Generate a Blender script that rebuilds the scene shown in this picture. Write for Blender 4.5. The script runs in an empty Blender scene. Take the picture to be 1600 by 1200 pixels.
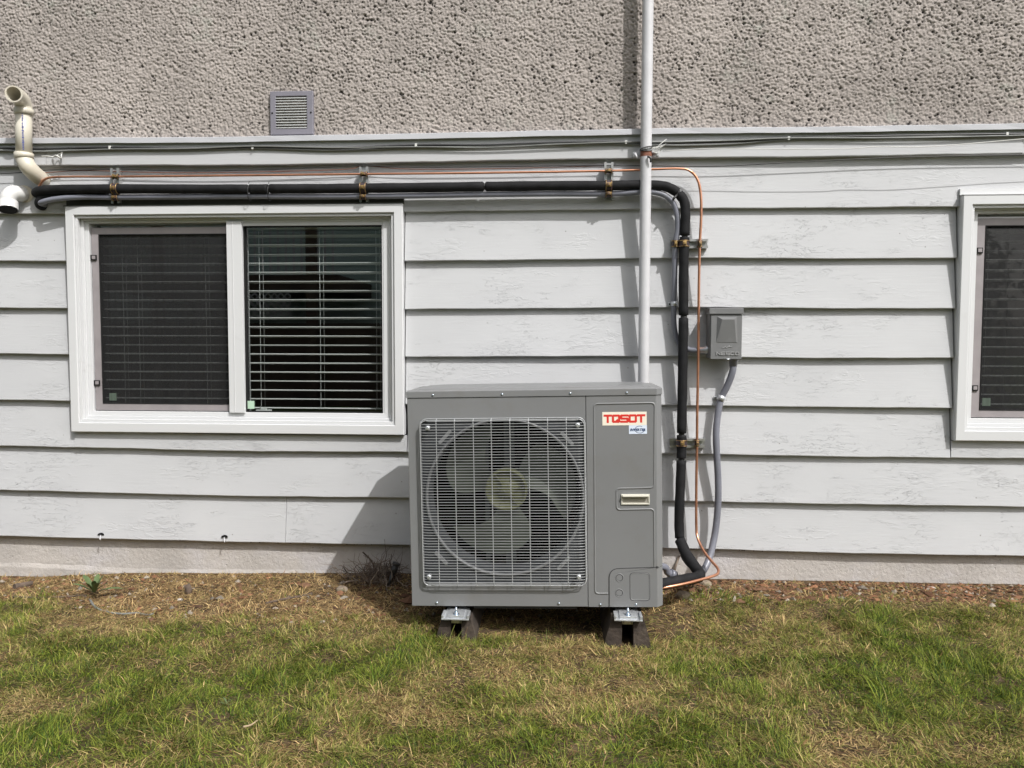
import bpy, bmesh, math, random
import numpy as np
from mathutils import Vector, Matrix
random.seed(7); RNG = np.random.default_rng(11)
S = bpy.context.scene
COL = S.collection
# ------------------------------------------------------------------ camera
F_PX = 1200.0
CAM = Vector((0.0, -3.4, 1.05))
YAW, PITCH, ROLL = math.radians(-3.653), math.radians(3.116), math.radians(0.136)
cy, sy, cp, sp = math.cos(YAW), math.sin(YAW), math.cos(PITCH), math.sin(PITCH)
FW = Vector((sy*cp, cy*cp, -sp)); RT = Vector((cy, -sy, 0)); UP = RT.cross(FW)
RT2 = RT*math.cos(ROLL) + UP*math.sin(ROLL); UP2 = UP*math.cos(ROLL) - RT*math.sin(ROLL)
cd = bpy.data.cameras.new('camera'); cam = bpy.data.objects.new('camera', cd); COL.objects.link(cam)
cam.matrix_world = Matrix(((RT2.x, UP2.x, -FW.x, CAM.x), (RT2.y, UP2.y, -FW.y, CAM.y), (RT2.z, UP2.z, -FW.z, CAM.z), (0, 0, 0, 1)))
cd.sensor_width = 36; cd.lens = F_PX/1600*36; cd.clip_end = 500; cd.clip_start = 0.05
S.camera = cam
# ------------------------------------------------------------------ sky, sun, exposure
SUN_TO = Vector((0.87, -1.0, 1.5)).normalized()
W_ = bpy.data.worlds.new('World'); S.world = W_; W_.use_nodes = True
wn = W_.node_tree; bg = wn.nodes['Background']
sky = wn.nodes.new('ShaderNodeTexSky'); sky.sky_type = 'NISHITA'; sky.sun_disc = False
sky.sun_elevation = math.asin(SUN_TO.z); sky.sun_rotation = math.atan2(SUN_TO.x, SUN_TO.y)
sky.dust_density = 4.0; sky.ozone_density = 0.6; sky.air_density = 1.0
hs = wn.nodes.new('ShaderNodeHueSaturation'); hs.inputs['Saturation'].default_value = 0.35
wn.links.new(sky.outputs[0], hs.inputs['Color']); wn.links.new(hs.outputs[0], bg.inputs[0])
bg.inputs[1].default_value = 0.15
sl = bpy.data.lights.new('sun', 'SUN'); sl.energy = 3.3; sl.angle = math.radians(0.5); sl.color = (1.0, 0.985, 0.968)
so = bpy.data.objects.new('sun', sl); COL.objects.link(so); so.location = (5, -6, 9)
so.rotation_euler = SUN_TO.to_track_quat('Z', 'Y').to_euler()
S.view_settings.view_transform = 'Standard'; S.view_settings.look = 'None'
S.view_settings.exposure = 0.2; S.view_settings.gamma = 1.0; S.view_settings.use_curve_mapping = False

# ------------------------------------------------------------------ helpers
def W(px, py, d=0.0):
    """point of the place on the vertical plane a distance d in front of the wall, measured off the photograph"""
    v = FW*F_PX + RT2*(px-800) + UP2*(600-py)
    t = (-d - CAM.y)/v.y
    return CAM + v*t
def G(px, py, z=0.0):
    v = FW*F_PX + RT2*(px-800) + UP2*(600-py)
    return CAM + v*((z-CAM.z)/v.z)
OFF = {}
def tag(o, label=None, cat=None, group=None, kind=None):
    if label: o['label'] = label
    if cat: o['category'] = cat
    if group: o['group'] = group
    if kind: o['kind'] = kind
    return o
def thing(name, label, cat, loc=(0, 0, 0), group=None):
    o = bpy.data.objects.new(name, None); COL.objects.link(o); o.location = loc
    o.empty_display_size = 0.05
    OFF[o.name] = Vector(loc); tag(o, label, cat, group); return o
class MB:
    def __init__(s): s.v = []; s.f = []; s.sm = []
    def add(s, vs, fs, smooth=False):
        n = len(s.v); s.v += [tuple(v) for v in vs]; s.f += [tuple(i+n for i in f) for f in fs]; s.sm += [smooth]*len(fs); return s
    def box(s, a, b, bev=0.0):
        x0, y0, z0 = [min(p, q) for p, q in zip(a, b)]; x1, y1, z1 = [max(p, q) for p, q in zip(a, b)]
        if bev <= 0:
            vs = [(x0, y0, z0), (x1, y0, z0), (x1, y1, z0), (x0, y1, z0), (x0, y0, z1), (x1, y0, z1), (x1, y1, z1), (x0, y1, z1)]
            return s.add(vs, [(0, 3, 2, 1), (4, 5, 6, 7), (0, 1, 5, 4), (1, 2, 6, 5), (2, 3, 7, 6), (3, 0, 4, 7)])
        bm = bmesh.new(); bmesh.ops.create_cube(bm, size=1)
        for v in bm.verts: v.co = Vector(((x0+x1)/2+v.co.x*(x1-x0), (y0+y1)/2+v.co.y*(y1-y0), (z0+z1)/2+v.co.z*(z1-z0)))
        bmesh.ops.bevel(bm, geom=bm.edges[:], offset=bev, segments=2, affect='EDGES', profile=0.6)
        s.bm(bm); return s
    def bm(s, bm, smooth=False):
        bm.verts.index_update(); s.add([v.co[:] for v in bm.verts], [[v.index for v in f.verts] for f in bm.faces], smooth); bm.free()
    def tube(s, pts, r, seg=12, caps=True, smooth=True):
        pts = [Vector(p) for p in pts]; n = len(pts); rs = r if hasattr(r, '__len__') else [r]*n
        vs = []; t0 = (pts[1]-pts[0]).normalized()
        ref = Vector((0, 0, 1)) if abs(t0.z) < .9 else Vector((1, 0, 0)); u = t0.cross(ref).normalized()
        for i, p in enumerate(pts):
            t = (pts[min(i+1, n-1)]-pts[max(i-1, 0)]).normalized()
            u = (u - t*u.dot(t)).normalized(); w = t.cross(u)
            for k in range(seg):
                a = 2*math.pi*k/seg; vs.append(p + (u*math.cos(a)+w*math.sin(a))*rs[i])
        fs = [(i*seg+k, i*seg+(k+1) % seg, (i+1)*seg+(k+1) % seg, (i+1)*seg+k) for i in range(n-1) for k in range(seg)]
        b = len(s.v); s.add(vs, fs, smooth)
        if caps:
            s.f += [tuple(b+k for k in range(seg))[::-1], tuple(b+(n-1)*seg+k for k in range(seg))]; s.sm += [False, False]
        return s
    def prism(s, poly, d0, d1, axis='y'):
        """poly in (x,z); extruded from y=d0 to y=d1"""
        n = len(poly)
        vs = [(x, d0, z) for x, z in poly]+[(x, d1, z) for x, z in poly]
        fs = [tuple(range(n)), tuple(range(2*n-1, n-1, -1))]+[(i, i+n, (i+1) % n+n, (i+1) % n) for i in range(n)]
        return s.add(vs, fs)
    def build(s, name, mat, parent=None, xf=None, off=None):
        me = bpy.data.meshes.new(name)
        o3 = off if off is not None else (OFF.get(parent.name, Vector()) if parent else Vector())
        vs = s.v
        if xf is not None: vs = [xf @ Vector(v) for v in vs]
        me.from_pydata([(v[0]-o3[0], v[1]-o3[1], v[2]-o3[2]) for v in vs], [], s.f)
        me.polygons.foreach_set('use_smooth', s.sm)
        bm = bmesh.new(); bm.from_mesh(me); bmesh.ops.recalc_face_normals(bm, faces=bm.faces); bm.to_mesh(me); bm.free()
        me.materials.append(mat)
        o = bpy.data.objects.new(name, me); COL.objects.link(o)
        if parent: o.parent = parent
        OFF[o.name] = Vector(o3); return o
def spline(pts, n=8):
    P = [Vector(p) for p in pts]; P = [P[0]*2-P[1]]+P+[P[-1]*2-P[-2]]; out = []
    for i in range(1, len(P)-2):
        a, b, c, d = P[i-1:i+3]
        for k in range(n):
            t = k/n
            out.append(0.5*((2*b)+(c-a)*t+(2*a-5*b+4*c-d)*t*t+(3*b-a-3*c+d)*t**3))
    out.append(P[-2]); return out
def rrect(x0, z0, x1, z1, r, n=5):
    out = []
    for cx, cz, a0 in ((x1-r, z1-r, 0), (x0+r, z1-r, 90), (x0+r, z0+r, 180), (x1-r, z0+r, 270)):
        for k in range(n+1):
            a = math.radians(a0+90*k/n); out.append((cx+r*math.cos(a), cz+r*math.sin(a)))
    return out
# ---- materials
def mat(name, col, rough=0.6, metal=0.0, var=0.0, vscale=8.0, bump=0.0, bscale=60.0, spec=0.5, stretch=(1, 1, 1), dirt=None, dscale=5, dthr=(0.55, 0.75), coat=0.0):
    m = bpy.data.materials.new(name); m.use_nodes = True; nt = m.node_tree; N, L = nt.nodes, nt.links
    p = N['Principled BSDF']; p.inputs['Roughness'].default_value = rough; p.inputs['Metallic'].default_value = metal
    p.inputs['Specular IOR Level'].default_value = spec; p.inputs['Coat Weight'].default_value = coat
    tc = N.new('ShaderNodeTexCoord'); mp = N.new('ShaderNodeMapping'); mp.inputs['Scale'].default_value = stretch
    L.new(tc.outputs['Object'], mp.inputs[0])
    c4 = (*col, 1); p.inputs['Base Color'].default_value = c4; cur = None
    if var > 0:
        n = N.new('ShaderNodeTexNoise'); n.inputs['Scale'].default_value = vscale; n.inputs['Detail'].default_value = 6; L.new(mp.outputs[0], n.inputs['Vector'])
        r = N.new('ShaderNodeValToRGB'); r.color_ramp.elements[0].position = .3; r.color_ramp.elements[1].position = .7
        r.color_ramp.elements[0].color = (*[c*(1-var) for c in col], 1); r.color_ramp.elements[1].color = (*[min(1, c*(1+var)) for c in col], 1)
        L.new(n.outputs[0], r.inputs[0]); L.new(r.outputs[0], p.inputs['Base Color']); cur = r.outputs[0]
    if dirt:
        n = N.new('ShaderNodeTexNoise'); n.inputs['Scale'].default_value = dscale; n.inputs['Detail'].default_value = 8; n.inputs['Roughness'].default_value = .7
        L.new(mp.outputs[0], n.inputs['Vector'])
        r = N.new('ShaderNodeMapRange'); r.inputs[1].default_value = dthr[0]; r.inputs[2].default_value = dthr[1]; L.new(n.outputs[0], r.inputs[0])
        mx = N.new('ShaderNodeMix'); mx.data_type = 'RGBA'; mx.inputs[6].default_value = c4; mx.inputs[7].default_value = (*dirt, 1)
        if cur: L.new(cur, mx.inputs[6])
        L.new(r.outputs[0], mx.inputs[0]); L.new(mx.outputs[2], p.inputs['Base Color'])
    if bump > 0:
        n = N.new('ShaderNodeTexNoise'); n.inputs['Scale'].default_value = bscale; n.inputs['Detail'].default_value = 5; L.new(mp.outputs[0], n.inputs['Vector'])
        b = N.new('ShaderNodeBump'); b.inputs['Strength'].default_value = 1; b.inputs['Distance'].default_value = bump
        L.new(n.outputs[0], b.inputs['Height']); L.new(b.outputs[0], p.inputs['Normal'])
    return m
def node(nt, t, **kw):
    n = nt.nodes.new(t)
    for k, v in kw.items():
        if k.startswith('i_'): n.inputs[int(k[2:])].default_value = v
        else: setattr(n, k, v)
    return n
def siding_mat():
    m = bpy.data.materials.new('painted_siding'); m.use_nodes = True; nt = m.node_tree; L = nt.links; p = nt.nodes['Principled BSDF']
    p.inputs['Roughness'].default_value = 0.62; p.inputs['Specular IOR Level'].default_value = .35
    tc = node(nt, 'ShaderNodeTexCoord')
    def noise(scale, st, det=6, rough=.6, dist=0):
        mp = node(nt, 'ShaderNodeMapping'); mp.inputs['Scale'].default_value = st; L.new(tc.outputs['Object'], mp.inputs[0])
        n = node(nt, 'ShaderNodeTexNoise'); n.inputs['Scale'].default_value = scale; n.inputs['Detail'].default_value = det; n.inputs['Roughness'].default_value = rough; n.inputs['Distortion'].default_value = dist
        L.new(mp.outputs[0], n.inputs['Vector']); return n.outputs[0]
    def mr(x, a, b, c=0., d=1.):
        r = node(nt, 'ShaderNodeMapRange'); r.inputs[1].default_value = a; r.inputs[2].default_value = b; r.inputs[3].default_value = c; r.inputs[4].default_value = d; L.new(x, r.inputs[0]); return r.outputs[0]
    def mth(op, a, b):
        n = node(nt, 'ShaderNodeMath', operation=op)
        for i, q in enumerate((a, b)):
            if isinstance(q, (int, float)): n.inputs[i].default_value = q
            else: L.new(q, n.inputs[i])
        return n.outputs[0]
    # paint cracks: thin iso-lines of a stretched, distorted noise, in patches
    cn = noise(8, (.8, 1, 4.0), 5, .65, 1.2)
    line = mr(mth('ABSOLUTE', mth('SUBTRACT', cn, .5), 0), 0.0, 0.006, 1, 0)
    patch = mr(noise(2.3, (1, 1, 2.0), 4, .6), .50, .60)
    crack = mth('MULTIPLY', line, patch)
    cn2 = noise(22, (.55, 1, 3.6), 4, .6, 1.5)
    line2 = mth('MULTIPLY', mr(mth('ABSOLUTE', mth('SUBTRACT', cn2, .52), 0), 0.0, 0.012, 1, 0), mr(noise(3.1, (1, 1, 2.4), 4, .6), .56, .66))
    cr = mth('MAXIMUM', crack, line2)
    flake = mth('MULTIPLY', mr(noise(34, (.6, 1, 1.8), 3, .6, .8), .50, .56), mr(noise(3.7, (.8, 1, 2.2), 4, .6), .54, .62))
    grain = noise(40, (.18, 1, 3.0), 5, .6)
    orange = noise(260, (1, 1, 1), 2, .5)
    h = mth('ADD', mth('MULTIPLY', grain, .55), mth('MULTIPLY', orange, .10))
    h = mth('SUBTRACT', h, mth('MULTIPLY', cr, .9)); h = mth('ADD', h, mth('MULTIPLY', flake, .55))
    b = node(nt, 'ShaderNodeBump'); b.inputs['Strength'].default_value = 1; b.inputs['Distance'].default_value = .0010
    L.new(h, b.inputs['Height']); L.new(b.outputs[0], p.inputs['Normal'])
    base = node(nt, 'ShaderNodeValToRGB'); base.color_ramp.elements[0].color = (.46, .465, .475, 1); base.color_ramp.elements[1].color = (.505, .51, .518, 1)
    base.color_ramp.elements[0].position = .3; base.color_ramp.elements[1].position = .7; L.new(noise(1.7, (1, 1, 2), 7, .65), base.inputs[0])
    mx = node(nt, 'ShaderNodeMix', data_type='RGBA'); mx.inputs[7].default_value = (.22, .215, .205, 1); L.new(base.outputs[0], mx.inputs[6]); L.new(mth('MULTIPLY', cr, .12), mx.inputs[0])
    # tiny dirt specks
    vo = node(nt, 'ShaderNodeTexVoronoi'); vo.inputs['Scale'].default_value = 9; L.new(tc.outputs['Object'], vo.inputs['Vector'])
    spk = mr(vo.outputs['Distance'], .02, .035, 1, 0)
    mx2 = node(nt, 'ShaderNodeMix', data_type='RGBA'); mx2.inputs[7].default_value = (.18, .17, .15, 1); L.new(mx.outputs[2], mx2.inputs[6]); L.new(mth('MULTIPLY', spk, .7), mx2.inputs[0])
    L.new(mx2.outputs[2], p.inputs['Base Color'])
    return m
def stucco_mat():
    m = bpy.data.materials.new('stucco'); m.use_nodes = True; nt = m.node_tree; L = nt.links; p = nt.nodes['Principled BSDF']
    p.inputs['Roughness'].default_value = .95; p.inputs['Specular IOR Level'].default_value = .15
    tc = node(nt, 'ShaderNodeTexCoord')
    n = node(nt, 'ShaderNodeTexNoise'); n.inputs['Scale'].default_value = 2.2; n.inputs['Detail'].default_value = 12; n.inputs['Roughness'].default_value = .72; L.new(tc.outputs['Object'], n.inputs['Vector'])
    r = node(nt, 'ShaderNodeValToRGB'); r.color_ramp.elements[0].color = (.285, .256, .236, 1); r.color_ramp.elements[1].color = (.40, .36, .332, 1)
    r.color_ramp.elements[0].position = .35; r.color_ramp.elements[1].position = .65; L.new(n.outputs[0], r.inputs[0])
    # dark aggregate, with the shade of its pits painted in, from the mesh attribute
    at = node(nt, 'ShaderNodeAttribute', attribute_name='pit')
    mx = node(nt, 'ShaderNodeMix', data_type='RGBA'); mx.inputs[7].default_value = (.05, .045, .045, 1); L.new(r.outputs[0], mx.inputs[6]); L.new(at.outputs['Fac'], mx.inputs[0])
    # grey green growth near the bottom
    n3 = node(nt, 'ShaderNodeTexNoise'); n3.inputs['Scale'].default_value = 3.0; n3.inputs['Detail'].default_value = 9; n3.inputs['Roughness'].default_value = .8; L.new(tc.outputs['Object'], n3.inputs['Vector'])
    r3 = node(nt, 'ShaderNodeMapRange'); r3.inputs[1].default_value = .56; r3.inputs[2].default_value = .70; r3.inputs[4].default_value = .45; L.new(n3.outputs[0], r3.inputs[0])
    mx3 = node(nt, 'ShaderNodeMix', data_type='RGBA'); mx3.inputs[7].default_value = (.34, .39, .33, 1); L.new(mx.outputs[2], mx3.inputs[6]); L.new(r3.outputs[0], mx3.inputs[0])
    L.new(mx3.outputs[2], p.inputs['Base Color'])
    n2 = node(nt, 'ShaderNodeTexNoise'); n2.inputs['Scale'].default_value = 300; n2.inputs['Detail'].default_value = 2; L.new(tc.outputs['Object'], n2.inputs['Vector'])
    b = node(nt, 'ShaderNodeBump'); b.inputs['Strength'].default_value = 1; b.inputs['Distance'].default_value = .001; L.new(n2.outputs[0], b.inputs['Height']); L.new(b.outputs[0], p.inputs['Normal'])
    return m
def concrete_mat():
    m = mat('concrete', (.46, .43, .40), .9, var=.14, vscale=3, dirt=(.52, .50, .505), dscale=2.2, dthr=(.5, .7), spec=.2)
    nt = m.node_tree; L = nt.links; p = nt.nodes['Principled BSDF']; tc = node(nt, 'ShaderNodeTexCoord')
    n = node(nt, 'ShaderNodeTexNoise'); n.inputs['Scale'].default_value = 55; n.inputs['Detail'].default_value = 9; n.inputs['Roughness'].default_value = .68; L.new(tc.outputs['Object'], n.inputs['Vector'])
    v = node(nt, 'ShaderNodeTexVoronoi'); v.inputs['Scale'].default_value = 46; v.inputs['Randomness'].default_value = 1; L.new(tc.outputs['Object'], v.inputs['Vector'])
    r = node(nt, 'ShaderNodeMapRange'); r.inputs[1].default_value = .02; r.inputs[2].default_value = .16; r.inputs[3].default_value = .6; L.new(v.outputs['Distance'], r.inputs[0])
    a = node(nt, 'ShaderNodeMath', operation='ADD'); L.new(n.outputs[0], a.inputs[0]); L.new(r.outputs[0], a.inputs[1])
    b = node(nt, 'ShaderNodeBump'); b.inputs['Strength'].default_value = 1; b.inputs['Distance'].default_value = .0055; L.new(a.outputs[0], b.inputs['Height']); L.new(b.outputs[0], p.inputs['Normal'])
    return m
def attr_mat(name, rough=.6, trans=0.0, spec=.3):
    m = bpy.data.materials.new(name); m.use_nodes = True; nt = m.node_tree; L = nt.links; p = nt.nodes['Principled BSDF']
    p.inputs['Roughness'].default_value = rough; p.inputs['Specular IOR Level'].default_value = spec
    at = node(nt, 'ShaderNodeAttribute', attribute_name='tint'); L.new(at.outputs['Color'], p.inputs['Base Color'])
    if trans > 0:
        t = node(nt, 'ShaderNodeBsdfTranslucent'); L.new(at.outputs['Color'], t.inputs[0]); mx = node(nt, 'ShaderNodeMixShader'); mx.inputs[0].default_value = trans
        L.new(p.outputs[0], mx.inputs[1]); L.new(t.outputs[0], mx.inputs[2]); L.new(mx.outputs[0], nt.nodes['Material Output'].inputs[0])
    return m
def glass_mat(name='window_glass', tint=(.93, .97, .96)):
    m = bpy.data.materials.new(name); m.use_nodes = True; nt = m.node_tree; L = nt.links; nt.nodes.remove(nt.nodes['Principled BSDF'])
    t = node(nt, 'ShaderNodeBsdfTransparent'); t.inputs[0].default_value = (*tint, 1); g = node(nt, 'ShaderNodeBsdfGlossy'); g.inputs['Roughness'].default_value = 0.0
    ge = node(nt, 'ShaderNodeNewGeometry'); dt = node(nt, 'ShaderNodeVectorMath', operation='DOT_PRODUCT'); L.new(ge.outputs['Incoming'], dt.inputs[0]); L.new(ge.outputs['Normal'], dt.inputs[1])
    ab = node(nt, 'ShaderNodeMath', operation='ABSOLUTE'); L.new(dt.outputs['Value'], ab.inputs[0]); om = node(nt, 'ShaderNodeMath', operation='SUBTRACT'); om.inputs[0].default_value = 1; L.new(ab.outputs[0], om.inputs[1])
    pw = node(nt, 'ShaderNodeMath', operation='POWER'); L.new(om.outputs[0], pw.inputs[0]); pw.inputs[1].default_value = 5
    mu = node(nt, 'ShaderNodeMath', operation='MULTIPLY_ADD'); L.new(pw.outputs[0], mu.inputs[0]); mu.inputs[1].default_value = .87; mu.inputs[2].default_value = .17; mu.use_clamp = True
    mx = node(nt, 'ShaderNodeMixShader'); L.new(mu.outputs[0], mx.inputs[0]); L.new(t.outputs[0], mx.inputs[1]); L.new(g.outputs[0], mx.inputs[2])
    L.new(mx.outputs[0], nt.nodes['Material Output'].inputs[0]); return m
def screen_mat():
    m = bpy.data.materials.new('insect_screen'); m.use_nodes = True; nt = m.node_tree; L = nt.links; p = nt.nodes['Principled BSDF']
    p.inputs['Base Color'].default_value = (.012, .012, .0125, 1); p.inputs['Roughness'].default_value = .8
    t = node(nt, 'ShaderNodeBsdfTransparent'); mx = node(nt, 'ShaderNodeMixShader')
    tc = node(nt, 'ShaderNodeTexCoord'); mp = node(nt, 'ShaderNodeMapping'); mp.inputs['Scale'].default_value = (30, 30, 1.5); L.new(tc.outputs['Object'], mp.inputs[0])
    n = node(nt, 'ShaderNodeTexNoise'); n.inputs['Scale'].default_value = 2; n.inputs['Detail'].default_value = 5; L.new(mp.outputs[0], n.inputs['Vector'])
    r = node(nt, 'ShaderNodeMapRange'); r.inputs[1].default_value = .35; r.inputs[2].default_value = .75; r.inputs[3].default_value = .55; r.inputs[4].default_value = .72; L.new(n.outputs[0], r.inputs[0])
    L.new(r.outputs[0], mx.inputs[0]); L.new(t.outputs[0], mx.inputs[1]); L.new(p.outputs[0], mx.inputs[2]); L.new(mx.outputs[0], nt.nodes['Material Output'].inputs[0]); return m
M = {}
M['siding'] = siding_mat(); M['stucco'] = stucco_mat(); M['concrete'] = concrete_mat()
M['trim'] = mat('painted_trim', (.475, .48, .487), .55, var=.05, vscale=3, bump=.0006, bscale=60, stretch=(.3, 1, 2), dirt=(.36, .355, .34), dscale=12, dthr=(.66, .76))
M['vinyl'] = mat('white_vinyl', (.61, .615, .62), .35, var=.02, vscale=2, dirt=(.52, .52, .52), dscale=14, dthr=(.6, .85))
M['flashing'] = mat('painted_flashing', (.50, .505, .53), .4, var=.05, vscale=6, bump=.0008, bscale=9)
M['dark_flashing'] = mat('dark_flashing', (.05, .05, .04), .5, var=.2, vscale=9)
M['screen_frame'] = mat('screen_frame', (.28, .255, .26), .5, metal=.0, var=.1, vscale=15)
M['glass'] = glass_mat(); M['screen'] = screen_mat()
M['slat'] = mat('blind_slat', (.50, .50, .49), .5, spec=.2)
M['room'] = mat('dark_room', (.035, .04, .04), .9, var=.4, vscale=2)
M['gasket'] = mat('black_gasket', (.015, .015, .015), .8, spec=.15)
M['sticker_g'] = mat('pale_green_sticker', (.42, .58, .44), .6)
M['pipe_white'] = mat('painted_pipe', (.54, .54, .555), .38, var=.06, vscale=14, dirt=(.22, .18, .15), dscale=48, dthr=(.68, .73), bump=.0006, bscale=70)
M['pvc'] = mat('old_pvc', (.58, .545, .46), .35, var=.06, vscale=10, dirt=(.60, .53, .42), dscale=6, dthr=(.5, .75))
M['pvc_white'] = mat('white_pvc', (.66, .655, .64), .3, var=.03, vscale=9)
M['pvc_shade'] = mat('shaded_pvc', (.30, .27, .21), .6)
M['ink'] = mat('blue_print', (.14, .16, .40), .6)
M['foam'] = mat('black_foam_insulation', (.012, .012, .013), .75, var=.35, vscale=22, bump=.0012, bscale=120, dirt=(.030, .027, .027), dscale=20, dthr=(.6, .8), spec=.2)
M['flex'] = mat('grey_conduit', (.165, .17, .20), .33, var=.12, vscale=10, bump=.0006, bscale=200, dirt=(.22, .225, .255), dscale=30, dthr=(.6, .7))
M['copper'] = mat('copper_tube', (.66, .32, .20), .36, metal=.85, var=.12, vscale=14, dirt=(.36, .16, .09), dscale=10, dthr=(.5, .8))
M['zinc'] = mat('zinc_strut', (.56, .56, .55), .35, metal=.8, var=.12, vscale=30)
M['gold'] = mat('yellow_zinc_clamp', (.42, .29, .12), .42, metal=.85, var=.3, vscale=60, dirt=(.18, .10, .20), dscale=70, dthr=(.5, .7))
M['rubber'] = mat('clamp_cushion', (.04, .025, .03), .6)
M['steel'] = mat('galvanised_steel', (.62, .64, .66), .38, metal=.7, var=.1, vscale=40)
M['bolt'] = mat('blue_zinc_bolt', (.55, .62, .70), .25, metal=.9)
M['ac'] = mat('grey_enamel', (.185, .188, .190), .42, var=.05, vscale=3, dirt=(.165, .16, .15), dscale=7, dthr=(.52, .85), bump=.00015, bscale=400, spec=.5, coat=.08)
M['ac_dark'] = mat('grey_enamel_gap', (.03, .03, .03), .7)
M['rib'] = mat('rib_enamel', (.20, .205, .21), .5)
M['rim'] = mat('orifice_rim', (.13, .133, .137), .45)
M['ac_in'] = mat('fan_housing', (.040, .043, .047), .6, spec=.2, var=.1, vscale=8)
M['coil'] = mat('coil_fins', (.004, .004, .004), .95, spec=.05)
M['wire'] = mat('coated_wire', (.42, .43, .435), .3, metal=.2)
M['blade'] = mat('fan_blade', (.055, .063, .050), .5, spec=.15, var=.1, vscale=7, bump=.0006, bscale=180)
M['hub'] = mat('fan_hub', (.08, .085, .038), .5, spec=.2, var=.15, vscale=15)
M['beige'] = mat('beige_plastic', (.60, .58, .50), .45)
M['beige_shade'] = mat('handle_shade', (.33, .31, .26), .6)
M['label_w'] = mat('cream_label', (.80, .74, .62), .5)
M['label_b'] = mat('pale_blue_label', (.66, .73, .84), .4)
M['red'] = mat('red_print', (.62, .03, .02), .5)
M['navy'] = mat('navy_print', (.02, .05, .13), .5)
M['boxgrey'] = mat('grey_box_paint', (.165, .167, .168), .42, var=.05, vscale=12, dirt=(.24, .24, .24), dscale=10, dthr=(.55, .75))
M['boxemb'] = mat('grey_box_letter', (.30, .30, .30), .4)
M['vent'] = mat('vent_metal', (.235, .225, .26), .45, metal=.2, var=.08, vscale=12)
M['louvre'] = mat('vent_louvre', (.42, .43, .42), .5, metal=.1, var=.08, vscale=20)
M['black'] = mat('black_cable', (.025, .025, .025), .45)
M['greycable'] = mat('grey_cable', (.17, .175, .165), .45, var=.15, vscale=9)
M['whitecable'] = mat('white_wire', (.6, .6, .57), .4, var=.1, vscale=9)
M['rust'] = mat('rusty_metal', (.20, .08, .05), .8, var=.3, vscale=40)
M['block'] = mat('brown_rubber_block', (.042, .031, .024), .85, var=.35, vscale=18, bump=.004, bscale=60, dirt=(.09, .07, .052), dscale=14, dthr=(.5, .7))
M['bark'] = mat('dead_wood', (.11, .08, .06), .9, var=.4, vscale=30, bump=.003, bscale=80)
M['twig'] = mat('dry_twig', (.20, .16, .125), .85, var=.4, vscale=20)
M['stone'] = mat('brown_stone', (.24, .19, .14), .9, var=.3, vscale=14, bump=.004, bscale=60, dirt=(.16, .17, .08), dscale=9, dthr=(.5, .7))
M['pale_stone'] = mat('pale_stone', (.45, .42, .38), .85, var=.2, vscale=30)
M['straw_stick'] = mat('straw_stick', (.38, .29, .18), .8, var=.2, vscale=20)
M['weed'] = mat('weed_leaf', (.085, .125, .042), .6, var=.25, vscale=30, bump=.001, bscale=80)
M['soil'] = mat('soil', (.065, .045, .028), .95, var=.45, vscale=14, bump=.01, bscale=45, dirt=(.13, .09, .05), dscale=22, dthr=(.48, .62), spec=.1)
M['lawn_far'] = mat('far_lawn', (.085, .12, .035), .95, var=.4, vscale=3, bump=.02, bscale=40, dirt=(.20, .17, .07), dscale=1.5, dthr=(.5, .7), spec=.1)

# ================================================================== THE HOUSE
ZB = [1.05+z for z in (.573, .360, .149, -.062, -.274, -.486, -.693, -.906)]     # bottom edges of the eight courses
Z_TRIM, Z_FL = 1.05+.786, 1.05+.881
SAGX = [-6, -2.6, -1.5, -.75, .5, .75, 1.1, 2.4, 6]; SAGZ = [0, -.004, .006, .004, -.003, -.001, .002, -.001, 0]
def sag(x): return -float(np.interp(x, SAGX, SAGZ))
house = thing('house', 'two storey house wall with rough tan stucco above painted lap siding and white sliding windows', 'house')
XL, XR = -6.5, 6.5
# casing outer rectangles of the two windows (x0, x1, z0, z1)
def rect(px0, py0, px1, py1, d): a = W(px0, py1, d); b = W(px1, py0, d); return a.x, b.x, a.z, b.z
WA = (W(108, 500, .05).x, W(630.5, 500, .05).x, W(370, 677, .05).z, W(370, 320.5, .05).z)
WB = (W(1497, 500, .05).x, W(1497, 500, .05).x+1.50, WA[2], WA[3]+.012)
def board(x0, x1, zb, zt, yb=-.036, yt=-.010, seed=0, name='siding_board', m=None, square=False):
    rr = random.Random(seed); nx = max(2, int((x1-x0)/.05)); mb = MB(); ph = [rr.uniform(0, 6) for _ in range(4)]
    prof_n = 4
    rows = []
    for i in range(nx+1):
        x = x0+(x1-x0)*i/nx
        wob = .0016*math.sin(x*1.7+ph[0])+.0010*math.sin(x*5.1+ph[1]); ez = .0011*math.sin(x*3.3+ph[2])+.0005*math.sin(x*17+ph[3])+rr.gauss(0, .00035)
        s_ = sag(x); col = []
        for k in range(prof_n+1):
            t = k/prof_n; col.append((x, yb+(yt-yb)*t+wob*(1-t), zb+s_+ez*(1-t)+(zt-zb)*t))
        col[0] = (x, col[0][1]+.0012, col[0][2]); col.insert(1, (x, col[0][1]-.0012, zb+s_+ez+.0025))
        col.append((x, 0, zt+s_)); col.insert(0, (x, -.001, zb+s_+ez+.0005)); rows += col
    n = prof_n+4
    fs = [(i*n+k, (i+1)*n+k, (i+1)*n+k+1, i*n+k+1) for i in range(nx) for k in range(n-1)]
    fs += [tuple(range(n)), tuple(nx*n+k for k in range(n-1, -1, -1))]
    mb.add(rows, fs)
    return mb.build(name, m or M['siding'], house)
tops = [Z_TRIM]+ZB[:-1]
cut = [(WA[0], WA[1]), (WB[0], WB[1])]
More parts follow.
